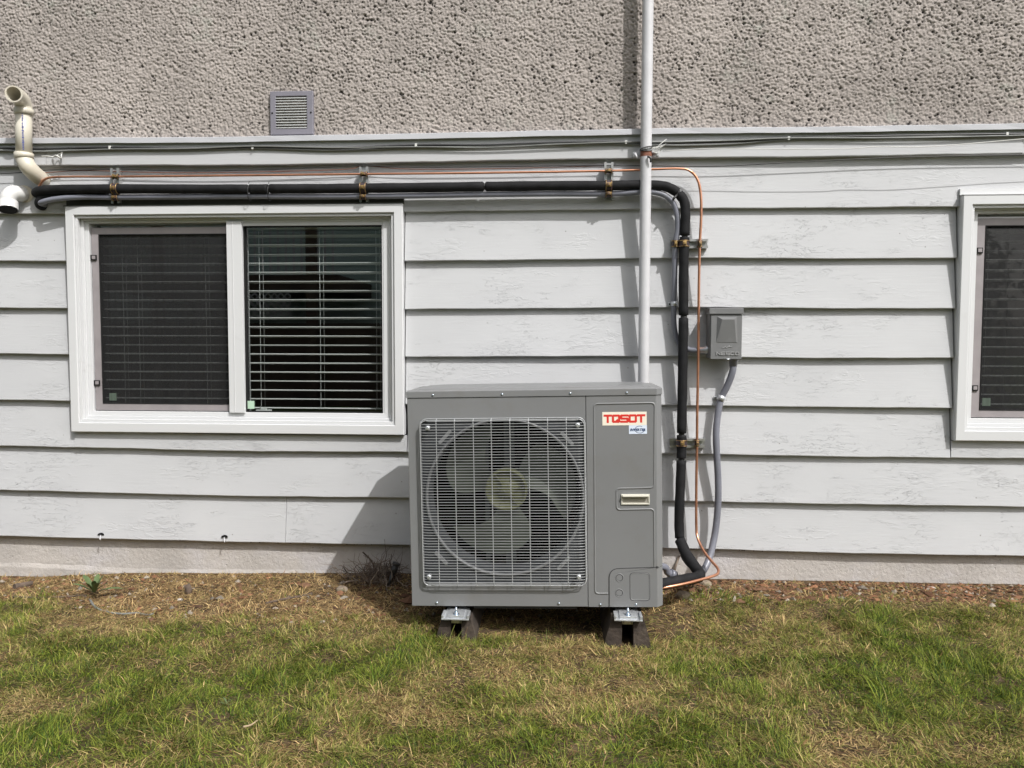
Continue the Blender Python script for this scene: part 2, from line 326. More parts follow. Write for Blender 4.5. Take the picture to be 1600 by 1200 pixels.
for r in range(8):
    zb, zt = ZB[r], tops[r]+.012
    inwin = [c for c, wn_ in zip(cut, (WA, WB)) if 1 <= r <= 5]
    if r == 5:      # the course under the sills: notched, so the strip below is its own piece
        xs = [XL, WA[0]-.002, WA[1]+.012, WB[0]-.006, WB[1]+.002, XR]
        for k in (0, 2, 4): board(xs[k], xs[k+1], zb, zt, seed=100+r*9+k)
        for q, w in ((1, WA), (3, WB)):
            fr = (w[2]-.002-zb)/(zt-zb); board(xs[q]+.003, xs[q+1]-.004, zb-.001, w[2]-.002, -.0375, -.036+.026*fr-.006, seed=300+q)
    elif inwin:
        xs = [XL, WA[0]-.002, WA[1]+.004, WB[0]-.006, WB[1]+.002, XR]
        for k in (0, 2, 4): board(xs[k], xs[k+1], zb, zt, seed=100+r*9+k)
    elif r == 7:
        j = W(450, 800).x
        board(XL, j-.001, zb, zt, seed=71); board(j+.001, XR, zb+.0008, zt, -.0366, -.010, seed=72)
    elif r == 0:
        j = W(1600, 300).x+.35
        board(XL, j-.001, zb, zt, -.033, -.012, seed=81); board(j+.001, XR, zb, zt, -.033, -.012, seed=82)
    else:
        board(XL, W(-160, 700).x, zb, zt, seed=91); board(W(-160, 700).x+.002, XR, zb, zt, seed=92)
# trim band under the flashing, with its joint
j = W(1588, 230).x
for a, b, sd in ((XL, W(82, 250).x, 3), (W(82, 250).x+.0015, j, 4), (j+.002, XR, 5)):
    board(a, b, Z_TRIM, Z_FL+.004, -.044, -.042, seed=sd, name='trim_board', m=M['trim'])
mb = MB(); n = 130; vs = []; fs = []
pr = [(0, .030), (-.016, .030), (-.056, .024), (-.059, .022), (-.059, 0.0), (-.056, -.001), (-.055, .002), (-.045, .012), (0, .012)]
for i in range(n+1):
    x = XL+(XR-XL)*i/n; e = random.gauss(0, .0006)
    vs += [(x, y+random.gauss(0, .0004), Z_FL+z+sag(x)+e) for y, z in pr]
k_ = len(pr); fs = [(i*k_+k, (i+1)*k_+k, (i+1)*k_+(k+1) % k_, i*k_+(k+1) % k_) for i in range(n) for k in range(k_)]
mb.add(vs, fs).build('flashing', M['flashing'], house)
# foundation
mb = MB(); mb.box((XL, -.004, -.35), (XR, .12, ZB[7]+.05)); mb.build('foundation', M['concrete'], house)
mb = MB(); nx = 260; vs = []; fs = []
lip = W(300, 888).z
for i in range(nx+1):
    x = XL+(XR-XL)*i/nx; zl = lip+(x+1.5)*-.006+.006*math.sin(x*4.1)+random.gauss(0, .0015)
    vs += [(x, -.005, -.3), (x, -.0105+random.gauss(0, .0006), -.3), (x, -.0100+random.gauss(0, .0008), zl-.020+random.gauss(0, .0015)), (x, -.005, zl)]
fs = [(i*4+k, (i+1)*4+k, (i+1)*4+k+1, i*4+k+1) for i in range(nx) for k in range(3)]
mb.add(vs, fs).build('foundation_lip', M['concrete'], house)
# sill plate shadow gap backing behind the boards
mb = MB(); mb.box((XL, .0, ZB[7]+.02), (WA[0]+.03, .012, Z_FL+.02)).box((WA[1]-.03, .0, ZB[7]+.02), (WB[0]+.03, .012, Z_FL+.02)).box((WB[1]-.03, .0, ZB[7]+.02), (XR, .012, Z_FL+.02))
for w in (WA, WB): mb.box((w[0]+.03, .0, ZB[7]+.02), (w[1]-.03, .012, w[2]+.03)).box((w[0]+.03, .0, w[3]-.03), (w[1]-.03, .012, Z_FL+.02))
mb.build('sheathing', M['gasket'], house)
# loose paint/wood splinters hanging at the bottom edge of the lowest course
mb = MB()
for k in range(130):
    x = random.uniform(-2.6, 2.4); l = random.uniform(.006, .035); zz = ZB[7]+sag(x)
    mb.add([(x, -.028, zz+.002), (x+l, -.027, zz+.002), (x+l*.6, -.024+random.uniform(-.004, .004), zz-random.uniform(.002, .007))], [(0, 1, 2)])
tag(mb.build('wood_splinters', M['bark'], house), kind='stuff')

# ---- stucco: real relief near the camera's view
def smooth_noise(nz, nx, cell, rng):
    gz, gx = int(nz/cell)+4, int(nx/cell)+4; g = rng.random((gz, gx))
    zi = np.arange(nz)/cell; xi = np.arange(nx)/cell; z0 = zi.astype(int); x0 = xi.astype(int); tz = (zi-z0)[:, None]; tx = (xi-x0)[None, :]
    tz = tz*tz*(3-2*tz); tx = tx*tx*(3-2*tx)
    a = g[np.ix_(z0, x0)]; b = g[np.ix_(z0, x0+1)]; c = g[np.ix_(z0+1, x0)]; d = g[np.ix_(z0+1, x0+1)]
    return (a*(1-tx)+b*tx)*(1-tz)+(c*(1-tx)+d*tx)*tz
ZS0, ZS1 = Z_FL+.012, 1.05+1.72
sx0, sx1, res = -2.95, 2.75, .0033
nx = int((sx1-sx0)/res); nz = int((ZS1-ZS0)/res)
def splat(h, n_or_pts, amp, rad, pw):
    px_, pz_ = n_or_pts; i0 = np.floor(px_).astype(int); k0 = np.floor(pz_).astype(int); R = int(rad)+1
    for dz in range(-R, R+1):
        for dx in range(-R, R+1):
            ix = i0+dx; iz = k0+dz; ok = (ix >= 0) & (ix < nx) & (iz >= 0) & (iz < nz)
            d2 = ((ix-px_)**2+((iz-pz_)*1.1)**2); np.maximum.at(h, (iz[ok], ix[ok]), (amp*np.clip(1-d2/rad**2, 0, 1)**pw)[ok])
h = np.zeros((nz, nx)); gs = 2.3
gx_, gz_ = np.meshgrid(np.arange(-1, nx/gs+1), np.arange(-1, nz/gs+1)); gx_ = (gx_*gs+RNG.uniform(-1.4, 1.4, gx_.shape)).ravel(); gz_ = (gz_*gs+RNG.uniform(-1.4, 1.4, gz_.shape)).ravel()
keepg = RNG.random(len(gx_)) < .80; gx_, gz_ = gx_[keepg], gz_[keepg]
splat(h, (gx_, gz_), RNG.uniform(.35, 1.0, len(gx_)), 2.05, .6)
H_ = h*.0075+RNG.random((nz, nx))*.0020+smooth_noise(nz, nx, 60, RNG)*.003
# dark aggregate with painted pit shade: separate specks, denser in loose clusters
NP = 9000; qx, qz = RNG.uniform(0, nx, NP), RNG.uniform(0, nz, NP); dens = smooth_noise(nz, nx, 45, RNG)*.6+smooth_noise(nz, nx, 14, RNG)*.4
kk = RNG.random(NP) < np.clip((dens[qz.astype(int), qx.astype(int)]-.30)*1.5, .05, 1); qx, qz = qx[kk], qz[kk]
pit = np.zeros((nz, nx)); splat(pit, (qx, qz), RNG.uniform(.5, 1, len(qx)), 1.3, .3)
big = RNG.random(len(qx)) < .10; splat(pit, (qx[big]+.8, qz[big]-.6), np.ones(big.sum()), 1.8, .3)
H_ = H_*(1-pit)-.002*pit
xs = sx0+np.arange(nx)*res; zs = ZS0+(np.arange(nz)/(nz-1))*(ZS1-ZS0); X_, Z_ = np.meshgrid(xs, zs)
def grid_mesh(name, X, Y, Z, mat_, parent=None, smooth=True):
    nz_, nx_ = X.shape; co = np.stack([X, Y, Z], -1).reshape(-1, 3).astype(np.float32)
    i = (np.arange(nz_-1)[:, None]*nx_+np.arange(nx_-1)[None, :]).ravel()
    q = np.stack([i, i+1, i+nx_+1, i+nx_], 1).ravel().astype(np.int32)
    me = bpy.data.meshes.new(name); me.vertices.add(len(co)); me.vertices.foreach_set('co', co.ravel()); me.loops.add(len(q)); me.loops.foreach_set('vertex_index', q)
    me.polygons.add(len(q)//4); me.polygons.foreach_set('loop_start', np.arange(0, len(q), 4, dtype=np.int32)); me.polygons.foreach_set('loop_total', np.full(len(q)//4, 4, dtype=np.int32))
    me.polygons.foreach_set('use_smooth', np.full(len(q)//4, smooth)); me.update(); me.validate(); me.materials.append(mat_)
    o = bpy.data.objects.new(name, me); COL.objects.link(o)
    if parent: o.parent = parent
    return o
st = grid_mesh('stucco_wall', X_, -.010-H_, Z_, M['stucco'], house)
a = st.data.attributes.new('pit', 'FLOAT', 'POINT'); a.data.foreach_set('value', np.clip(pit*1.1, 0, 1).ravel().astype(np.float32))
mb = MB(); mb.box((XL, -.014, ZS0), (sx0, .1, 5.2)).box((sx1-res, -.014, ZS0), (XR, .1, 5.2)).box((sx0, -.014, ZS1), (sx1-res, .1, 5.2)).box((sx0, .0, ZS0), (sx1-res, .1, ZS1)); mb.build('stucco_wall', M['stucco'], house)
mb = MB(); mb.box((XL-.3, -.35, 5.2), (XR+.3, .1, 5.35)).add([(XL-.3, -.40, 5.36), (XR+.3, -.40, 5.36), (XR+.3, 5, 7.2), (XL-.3, 5, 7.2), (XL-.3, -.40, 5.30), (XR+.3, -.40, 5.30), (XR+.3, 5, 7.1), (XL-.3, 5, 7.1)], [(0, 1, 2, 3), (4, 5, 6, 7), (0, 1, 5, 4)]); mb.build('roof', M['gasket'], house)
mb = MB(); mb.box((XL, .1, -.3), (XL+.1, 8, 5.2)).box((XR-.1, .1, -.3), (XR, 8, 5.2)).box((XL, 8, -.3), (XR, 8.1, 5.2)); mb.build('side_wall', M['stucco'], house)

# ---- windows
def frame_ring(mb, o, i, y0, y1, bev=0):
    """rectangular ring between outer rect o and inner rect i (x0,x1,z0,z1), from y0 (front) to y1 (back), with mitred faces"""
    O = [(o[0], o[2]), (o[1], o[2]), (o[1], o[3]), (o[0], o[3])]; I = [(i[0], i[2]), (i[1], i[2]), (i[1], i[3]), (i[0], i[3])]
    b = bev
    def sh(R, s): return [(R[0][0]+s, R[0][1]+s), (R[1][0]-s, R[1][1]+s), (R[2][0]-s, R[2][1]-s), (R[3][0]+s, R[3][1]-s)]
    rings = [[(x, y1, z) for x, z in O], [(x, y0+b, z) for x, z in O], [(x, y0, z) for x, z in sh(O, b)], [(x, y0, z) for x, z in sh(I, -b)], [(x, y0+b, z) for x, z in I], [(x, y1, z) for x, z in I]]
    vs = [p for r in rings for p in r]
    fs = [(r*4+k, r*4+(k+1) % 4, (r+1)*4+(k+1) % 4, (r+1)*4+k) for r in range(5) for k in range(4)]+[(20+k, 20+(k+1) % 4, (k+1) % 4, k) for k in range(4)]
    mb.add(vs, fs); return mb
def window(w, mullion, label, head=True):
    win = MB(); frame_ring(win, (w[0]+.012, w[1]-.012, w[2]+.012, w[3]-.012), (w[0]+.050, w[1]-.050, w[2]+.050, w[3]-.050), -.036, .03)
    win = win.build('window', M['vinyl'], house); win['label'] = label
    c = MB(); frame_ring(c, w, (w[0]+.040, w[1]-.040, w[2]+.044, w[3]-.040), -.060, -.006, .003); c.build('casing', M['vinyl'], win)
    c = MB(); frame_ring(c, (w[0]+.0405, w[1]-.0405, w[2]+.0445, w[3]-.0405), (w[0]+.052, w[1]-.052, w[2]+.058, w[3]-.052), -.050, -.0365, .001); c.build('casing_bead', M['vinyl'], win)
    c = MB(); c.box((w[0]-.004, -.040, w[3]+.001), (w[1]+.002, -.022, w[3]+.030)); c.box((w[0]-.004, -.062, w[3]+.0005), (w[1]+.002, -.022, w[3]+.0034)); c.build('head_flashing', M['dark_flashing'] if head else M['vinyl'], win)
    j_ = (w[0]+.064, w[1]-.068, w[2]+.072, w[3]-.058); i = (w[0]+.083, w[1]-.097, w[2]+.092, w[3]-.070)                      # clear opening
    c = MB(); frame_ring(c, (w[0]+.05, w[1]-.05, w[2]+.05, w[3]-.05), j_, -.026, .05, .0015); c.build('frame', M['vinyl'], win)
    c = MB(); frame_ring(c, j_, i, -.017, .048, .0015); c.build('inner_frame', M['vinyl'], win)
    m0, m1 = mullion
    c = MB(); c.box((m0, -.030, i[2]-.0015), (m1, .045, i[3]+.0015), .0012); c.box((m0+.026, -.0318, i[2]), (m0+.028, -.02, i[3])); c.build('meeting_stile', M['vinyl'], win)
    c = MB(); c.box((m1, -.014, i[3]-.016), (i[1], .03, i[3]), .001).box((i[1]-.006, -.0135, i[2]), (i[1], .03, i[3]-.016), .001); c.build('sash', M['vinyl'], win)
    c = MB(); frame_ring(c, (m1-.002, i[1]-.005, i[2], i[3]-.015), (m1+.004, i[1]-.010, i[2]+.003, i[3]-.019), -.012, .03); c.build('gasket', M['gasket'], win)
    c = MB(); c.add([(m1, .003, i[2]), (i[1], .003, i[2]), (i[1], .003, i[3]), (m1, .003, i[3])], [(0, 1, 2, 3)]); c.build('pane', M['glass'], win)
    # sliding side: pane, insect screen in a thin frame with two clips
    c = MB(); c.add([(i[0], .027, i[2]), (m0, .027, i[2]), (m0, .027, i[3]), (i[0], .027, i[3])], [(0, 1, 2, 3)]); c.build('pane', M['glass'], win)
    s = (i[0]+.004, m0-.001, i[2]+.004, i[3]-.018); si = (s[0]+.034, s[1]-.003, s[2]+.030, s[3]-.030)
    c = MB(); frame_ring(c, s, si, -.006, .004, .001); c.build('screen_frame', M['screen_frame'], win)
    c = MB(); frame_ring(c, (si[0], si[1]+.002, si[2], si[3]), (si[0]+.005, si[1], si[2]+.004, si[3]-.004), -.0085, -.002, .001); c.build('screen_spline', M['gasket'], win)
    c = MB(); c.add([(si[0]-.002, -.001, si[2]-.002), (s[1], -.001, si[2]-.002), (s[1], -.001, si[3]+.002), (si[0]-.002, -.001, si[3]+.002)], [(0, 1, 2, 3)]); c.build('insect_screen', M['screen'], win)
    for zz in (s[3]-.135, s[2]+.125):
        c = MB(); c.box((s[0]-.003, -.012, zz-.012), (s[0]+.024, -.0065, zz+.012)); c.build('screen_clip', M['gasket'], win)
        c = MB(); c.box((s[0]+.004, -.0135, zz-.007), (s[0]+.020, -.0115, zz+.008), .001); c.build('screen_clip', M['screen_frame'], win)
    for xx in (w[0]+.085, w[1]-.085):
        c = MB(); c.box((xx-.016, -.0375, w[2]+.034), (xx+.016, -.0355, w[2]+.040)); c.build('weep_hole', M['gasket'], win)
    return win, i, m0, m1
def blind(w, i, label, nsl, ladders, stickers):
    t = thing('venetian_blind', label, 'blind', ((i[0]+i[1])/2, .09, i[3]))
    x0, x1 = i[0]+.006, i[1]-.004
    mb = MB(); mb.box((x0, .065, i[3]-.018), (x1, .115, i[3]+.03)); mb.build('head_rail', M['slat'], t)
    sp_ = .0416; zb = i[2]+.012; base = None
    for k in range(nsl):
        z = zb+sp_*k
        if base is None:
            mb = MB(); vs = []; n = 7
            for q in range(n):
                u = q/(n-1)-.5; y = .088+u*.046; zc = .0035*(1-4*u*u)+-u*.046*.095
                bow = [(x, y, zc+z) for x in np.linspace(x0, x1, 9)]; vs += bow
            vs2 = [(x, y, zz-.0026) for x, y, zz in vs]
            fs = [(q*9+k2, q*9+k2+1, (q+1)*9+k2+1, (q+1)*9+k2) for q in range(n-1) for k2 in range(8)]
            fs2 = [tuple(c+63 for c in f[::-1]) for f in fs]
            rim = [(k2, k2+1, k2+64, k2+63) for k2 in range(8)]+[(54+k2+1, 54+k2, 54+k2+63, 54+k2+64) for k2 in range(8)]
            mb.add(vs+vs2, fs+fs2+rim, False); base = mb.build('slat', M['slat'], t)
        else:
            o = base.copy(); COL.objects.link(o); o.parent = t; o.location = (0, random.uniform(-.001, .001), sp_*k); o.rotation_euler = (random.uniform(-.016, .016), random.uniform(-.001, .001), 0)
    for fx in ladders:
        x = x0+(x1-x0)*fx; zz = i[2]+.004
        mb = MB(); mb.tube([(x, .062, i[3]), (x+.001, .062, (zz+i[3])/2), (x, .062, zz+.02), (x-.008, .060, zz+.004)], .0009, 5); mb.build('cord', M['slat'], t)
        mb = MB(); mb.tube([(x+.018, .062, i[3]), (x+.018, .062, zz+.012)], .0005, 4); mb.build('cord', M['slat'], t)
    return t
mA = (W(356, 500, .03).x, W(379.5, 500, .03).x)
winA, iA, m0, m1 = window(WA, mA, 'wide sliding window left of the outdoor unit, insect screen on its left half')
mBm = (WB[0]+.80, WB[0]+.87)
winB, iB, _, _ = window(WB, mBm, 'window cut off by the right edge of the photo, insect screen on its visible half', False)
blind(WA, iA, 'white venetian blind with open slats behind the window left of the outdoor unit', 20, (.075, .13, .37, .56, .77, .965), None)
blind(WB, iB, 'white venetian blind behind the insect screen of the window at the far right', 20, (.05, .30, .62, .9), None)
def sticker(px, py, hw, d, nm, m_, win):
    c = W(px, py, d); mb = MB(); mb.box((c.x-hw, -d-.001, c.z-hw), (c.x+hw, -d, c.z+hw)); mb.build(nm, m_, win)
sticker(391.5, 632.5, .018, .002, 'sticker', M['sticker_g'], winA); sticker(176.5, 620, .017, -.020, 'sticker', M['sticker_g'], winA); sticker(1541, 628, .017, -.020, 'sticker', M['sticker_g'], winB)
c = W(411, 641, -.03); mb = MB(); mb.box((c.x-.034, .03, c.z-.004), (c.x+.034, .05, c.z+.002)).box((c.x-.012, .03, c.z+.002), (c.x+.012, .05, c.z+.009)); mb.build('sash_latch', M['slat'], winA)
# dark rooms behind the windows
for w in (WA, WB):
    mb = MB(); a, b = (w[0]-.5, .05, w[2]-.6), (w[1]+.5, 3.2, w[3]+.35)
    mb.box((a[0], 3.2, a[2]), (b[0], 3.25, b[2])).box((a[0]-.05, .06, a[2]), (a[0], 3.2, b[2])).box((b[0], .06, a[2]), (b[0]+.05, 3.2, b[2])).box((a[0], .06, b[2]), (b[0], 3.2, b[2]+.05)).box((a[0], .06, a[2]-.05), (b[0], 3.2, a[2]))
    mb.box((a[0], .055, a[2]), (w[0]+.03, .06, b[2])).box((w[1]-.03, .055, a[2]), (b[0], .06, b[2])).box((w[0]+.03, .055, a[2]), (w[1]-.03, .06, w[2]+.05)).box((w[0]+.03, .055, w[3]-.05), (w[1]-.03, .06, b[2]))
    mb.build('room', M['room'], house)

# ================================================================== THINGS FIXED TO THE WALL
def screw_head(x, y, z, r=.0042, parent=None, m_=None, nm='screw', xf=None):
    mb = MB(); mb.tube([(x, y, z), (x, y-.0018, z), (x, y-.0030, z)], [r, r*.9, r*.5], 8); return mb.build(nm, m_ or M['steel'], parent, xf=xf)
# ---- square vent on the stucco
vx0, vx1, vz0, vz1 = rect(423, 142, 489, 211, .03)
vt = thing('wall_vent', 'square grey metal vent with horizontal louvres on the stucco above the left window', 'vent', ((vx0+vx1)/2, -.02, vz0))
mb = MB(); ix = (vx0+.026, vx1-.028, vz0+.026, vz1-.022); frame_ring(mb, (vx0, vx1, vz0, vz1), ix, -.034, -.004, .002); mb.build('frame', M['vent'], vt)
mb = MB(); mb.box((ix[0], -.008, ix[2]), (ix[1], -.005, ix[3])); mb.build('backing', M['gasket'], vt)  # black sheet stands in for the shade between the louvres
nl = 12; base = None
for k in range(nl):
    z = ix[2]+(ix[3]-ix[2])*(k+.15)/nl
    if base is None:
        mb = MB(); hh = (ix[3]-ix[2])/nl
        mb.add([(ix[0], -.036, z), (ix[1], -.036, z), (ix[1], -.031, z+hh*.40), (ix[0], -.031, z+hh*.40), (ix[1], -.012, z+hh*.85), (ix[0], -.012, z+hh*.85), (ix[0], -.034, z-.001), (ix[1], -.034, z-.001)], [(0, 1, 2, 3), (0, 6, 7, 1)])
        base = mb.build('louvre', M['louvre'], vt); z00 = z
    else:
        o = base.copy(); COL.objects.link(o); o.parent = vt; o.location = (random.uniform(-.0006, .0006), 0, z-z00)
for xx in (vx0+.010, vx1-.009): screw_head(xx, -.034, (vz0+vz1)/2, .004, vt, M['gasket'])

# ---- white conduit riser
px_ = W(1004, 590, .09)
XC = .352
cz0, cz1 = -.02, 4.9
cond = thing('riser_pipe', 'tall white painted metal pipe running up the wall behind the outdoor unit', 'pipe', (XC, -.09, cz0))
mb = MB(); pts = [(XC+.0006*math.sin(z*3)+.0, -.09, z) for z in np.linspace(cz0, cz1, 40)]; mb.tube(pts, .0235, 20); mb.build('pipe', M['pipe_white'], cond)
zc = W(1008, 237, .09).z
mb = MB(); mb.tube([(XC, -.09, zc-.022), (XC, -.09, zc)], .0243, 20, False); mb.build('rusty_band', M['rust'], cond)
mb = MB(); mb.box((XC-.052, -.068, zc-.018), (XC+.055, -.044, zc+.006), .002)
mb.tube([(XC-.030, -.07, zc-.02), (XC-.040, -.085, zc-.022), (XC-.046, -.08, zc-.004)], .006, 8).tube([(XC+.030, -.075, zc-.006), (XC+.042, -.09, zc-.008), (XC+.050, -.085, zc-.02)], .008, 8); mb.build('pipe_bracket', M['pipe_white'], cond)
mb = MB()
for k in range(3):
    pts = [(XC+.0262*math.cos(a), -.09+.0262*math.sin(a), zc+.004+.004*k+.006*math.sin(a+k)) for a in np.linspace(0, 2*math.pi, 20)]; mb.tube(pts, .0016, 6)
mb.build('tie_wire', M['black'], cond)
mb = MB()
for k in range(4):
    c0 = Vector((XC+.036+.006*k, -.10, zc+.004+.003*k)); pts = [c0+Vector((.018*math.cos(a)+.004*a*.3, .01*math.sin(a*1.3+k), .013*math.sin(a+k*.6))) for a in np.linspace(0, 6.5, 18)]; mb.tube(pts, .0013, 5)
mb.tube(spline([(XC+.04, -.10, zc+.01), (XC+.06, -.10, zc+.03), (XC+.085, -.085, zc+.052)]), .0015, 5); mb.build('wire_tail', M['whitecable'], cond)
mb = MB(); mb.tube(spline([(XC+.004, -.118, zc-.028), (XC+.014, -.126, zc-.035), (XC+.017, -.122, zc-.052)]), .0045, 6); mb.build('loose_strap', M['black'], cond)

# ---- pvc vents at the left
D_ = .10
t = thing('vent_pipe', 'aged cream plastic vent pipe with two elbows, its open mouth against the stucco', 'pipe', tuple(W(66, 281, 0)))
r_ = .0345
mb = MB(); mb.tube(spline([W(80, 286, -.06), W(68, 281, .02), W(57, 274, .065), W(45, 262, D_), W(38.5, 250, D_), W(37.5, 243, D_)], 6), r_, 24); mb.build('lower_elbow', M['pvc'], t)
mb = MB(); mb.tube([W(37.5, 246, D_), W(37, 172, D_)], r_-.002, 24); mb.build('straight_pipe', M['pvc'], t)
for a, b in ((248, 239), (180, 170)):
    mb = MB(); mb.tube([W(37.7, a, D_), W(37.6, a-.8, D_), W(37.2, b+.8, D_), W(37.2, b, D_)], [r_+.001, r_+.0045, r_+.0045, r_+.001], 24); mb.build('collar', M['pvc'], t)
up = spline([W(37, 173, D_), W(36.5, 165, D_), W(33, 156, D_+.02), W(27, 150, D_+.05), W(21, 146.5, D_+.085)], 6)
mb = MB(); mb.tube(up, r_+.0005, 24, False); mb.tube([up[-1]+(up[-2]-up[-1])*k for k in (0, .01)], r_+.001, 24, False)
n0 = len(mb.v); mb.tube(up, r_-.005, 24, False)
mb.f += [(n0-24*2+k-24+0, n0-24*2+(k+1) % 24-24, len(mb.v)-24+(k+1) % 24, len(mb.v)-24+k) for k in range(24)]; mb.sm += [False]*24
mb.build('upper_elbow', M['pvc'], t)
mb = MB(); dirn = (up[3]-up[2]).normalized(); mb.tube([up[6], up[6]+dirn*.002], r_-.006, 20); mb.build('shaded_bore', M['pvc_shade'], t)  # disc closing the pipe, its darker tone stands in for bore shade
mb = MB(); c = W(46, 205, D_)
for k in range(26):
    zz = c.z+.095-.19*k/26; w_ = random.choice((.002, .003, .0045))
    ang = math.radians(28); yy = -D_-(r_-.0012)*math.cos(ang); xx = W(37.2, 205, D_).x+(r_-.0012)*math.sin(ang)
    mb.box((xx-w_*.8, yy-.0006, zz), (xx+w_*.8, yy+.003, zz+random.uniform(.002, .005)))
tag(mb.build('printed_marks', M['ink'], t), kind='stuff')
t = thing('vent_elbow', 'short white plastic elbow pointing down at the left edge below the cream vent pipe', 'pipe', tuple(W(38, 305, 0)))
pe = spline([W(40, 303, -.02), W(32, 303, .05), W(21, 302, .085), W(14, 308, .10), W(12.5, 318, .103)], 6)
mb = MB(); mb.tube(pe, .034, 24, False); mb.build('elbow', M['pvc_white'], t)
mb = MB(); mb.tube([W(12.6, 316, .10), W(12.5, 328, .112)], .040, 24, False)
mb.tube([W(12.6, 316, .10), W(12.6, 316.5, .10)], .0395, 24, True); mb.build('socket', M['pvc_white'], t)
mb = MB(); mb.tube([W(12.5, 327.0, .111), W(12.5, 328.3, .1122)], .0355, 20); mb.build('shaded_bore', M['gasket'], t)  # black disc across the mouth, painted in place of the shade inside
mb = MB(); mb.tube([W(40, 303, .028), W(38, 303, .038)], .038, 24); mb.build('wall_flange', M['pvc'], t)

# ---- strut channels with clamps
def strut(px0, py0, px1, py1, label, clamps):
    a, b = W(px0, py0, .05), W(px1, py1, .05); vert = abs(b.z-a.z) > abs(b.x-a.x); cx, cz = (a.x+b.x)/2, (a.z+b.z)/2
    L_ = (abs(b.z-a.z) if vert else abs(b.x-a.x)); t = thing('strut_channel', label, 'bracket', (cx, -.034, cz), 'strut channels holding the pipes to the siding')
    hw = .0195; yb, yf = -.036, -.058
    mb = MB()
    def bx(u0, u1, y0, y1, l0=-L_/2, l1=L_/2):
        if vert: mb.box((cx+u0, y0, cz+l0), (cx+u1, y1, cz+l1))
        else: mb.box((cx+l0, y0, cz+u0), (cx+l1, y1, cz+u1))
    bx(-hw, hw, yb, yb-.003); bx(-hw, -hw+.003, yb-.003, yf); bx(hw-.003, hw, yb-.003, yf); bx(-hw+.003, -hw+.010, yf, yf+.0028); bx(hw-.010, hw-.003, yf, yf+.0028)
    mb.build('channel', M['zinc'], t)
    for px, py, r in clamps:
        c = W(px, py, .06+r); mb = MB(); n = 14
        cyy = -.058-r-.002
        ring = []
        for k in range(n+1):
            a_ = math.pi*(-.25+1.5*k/n); ring.append((math.cos(a_)*(r+.002), math.sin(a_)*(r+.002)))
        for k in range(n):
            (u0, w0), (u1, w1) = ring[k], ring[k+1]
            for s_ in (1,):
                if vert: q = [(c.x-.015, cyy-w0, c.z+u0), (c.x+.015, cyy-w0, c.z+u0), (c.x+.015, cyy-w1, c.z+u1), (c.x-.015, cyy-w1, c.z+u1)]
                else: q = [(c.x+u0, cyy-w0, c.z-.015), (c.x+u0, cyy-w0, c.z+.015), (c.x+u1, cyy-w1, c.z+.015), (c.x+u1, cyy-w1, c.z-.015)]
                q2 = [(x, y-.0022 if y < cyy else y, z) for x, y, z in q]
                mb.add(q, [(0, 1, 2, 3)])
        mb.build('clamp_cushion', M['rubber'], t)
        mb = MB(); rr2 = max(.006, r*.42)
        if vert: mb.box((c.x-.0085, cyy-r-.0065, c.z-rr2), (c.x+.0085, cyy-r-.003, c.z+rr2), .001); mb.box((c.x-.005, cyy-r-.014, c.z-.005), (c.x+.005, cyy-r-.006, c.z+.005), .0012)
        else: mb.box((c.x-rr2, cyy-r-.0065, c.z-.0085), (c.x+rr2, cyy-r-.003, c.z+.0085), .001); mb.box((c.x-.005, cyy-r-.014, c.z-.005), (c.x+.005, cyy-r-.006, c.z+.005), .0012)
        for s_ in (-1, 1):
            if vert: mb.tube([(c.x+s_*.0115, cyy-(r+.0035)*math.sin(q_), c.z+(r+.0035)*math.cos(q_)) for q_ in np.linspace(-.3, math.pi+.3, 14)], .0016, 5)
            else: mb.tube([(c.x+(r+.0035)*math.cos(q_), cyy-(r+.0035)*math.sin(q_), c.z+s_*.0115) for q_ in np.linspace(-.3, math.pi+.3, 14)], .0016, 5)
        mb.build('pipe_clamp', M['gold'], t)
    return t
RB, RF, RC = .0205, .0118, .0064
strut(181, 263, 181, 318, 'upright strut channel at the left end of the pipe run, above the left window', [(181, 276, .0075), (181, 295, RB), (181, 308.5, RF)])
strut(569, 261, 569, 316, 'upright strut channel above the right half of the left window', [(569, 272, .0075), (568, 294, RB), (568, 307, RF)])
strut(951, 254, 951, 312, 'upright strut channel just left of the white riser pipe', [(951, 267, .0075), (951, 290, RB), (951, 303, RF)])
strut(1048, 381, 1106, 381, 'upper horizontal strut channel right of the riser pipe', [(1055, 381, RF), (1068.5, 381, RB), (1093.5, 381, .0075)])
strut(1047, 692, 1101, 692, 'lower horizontal strut channel beside the outdoor unit', [(1065, 692, RB), (1089, 692, .0075)])

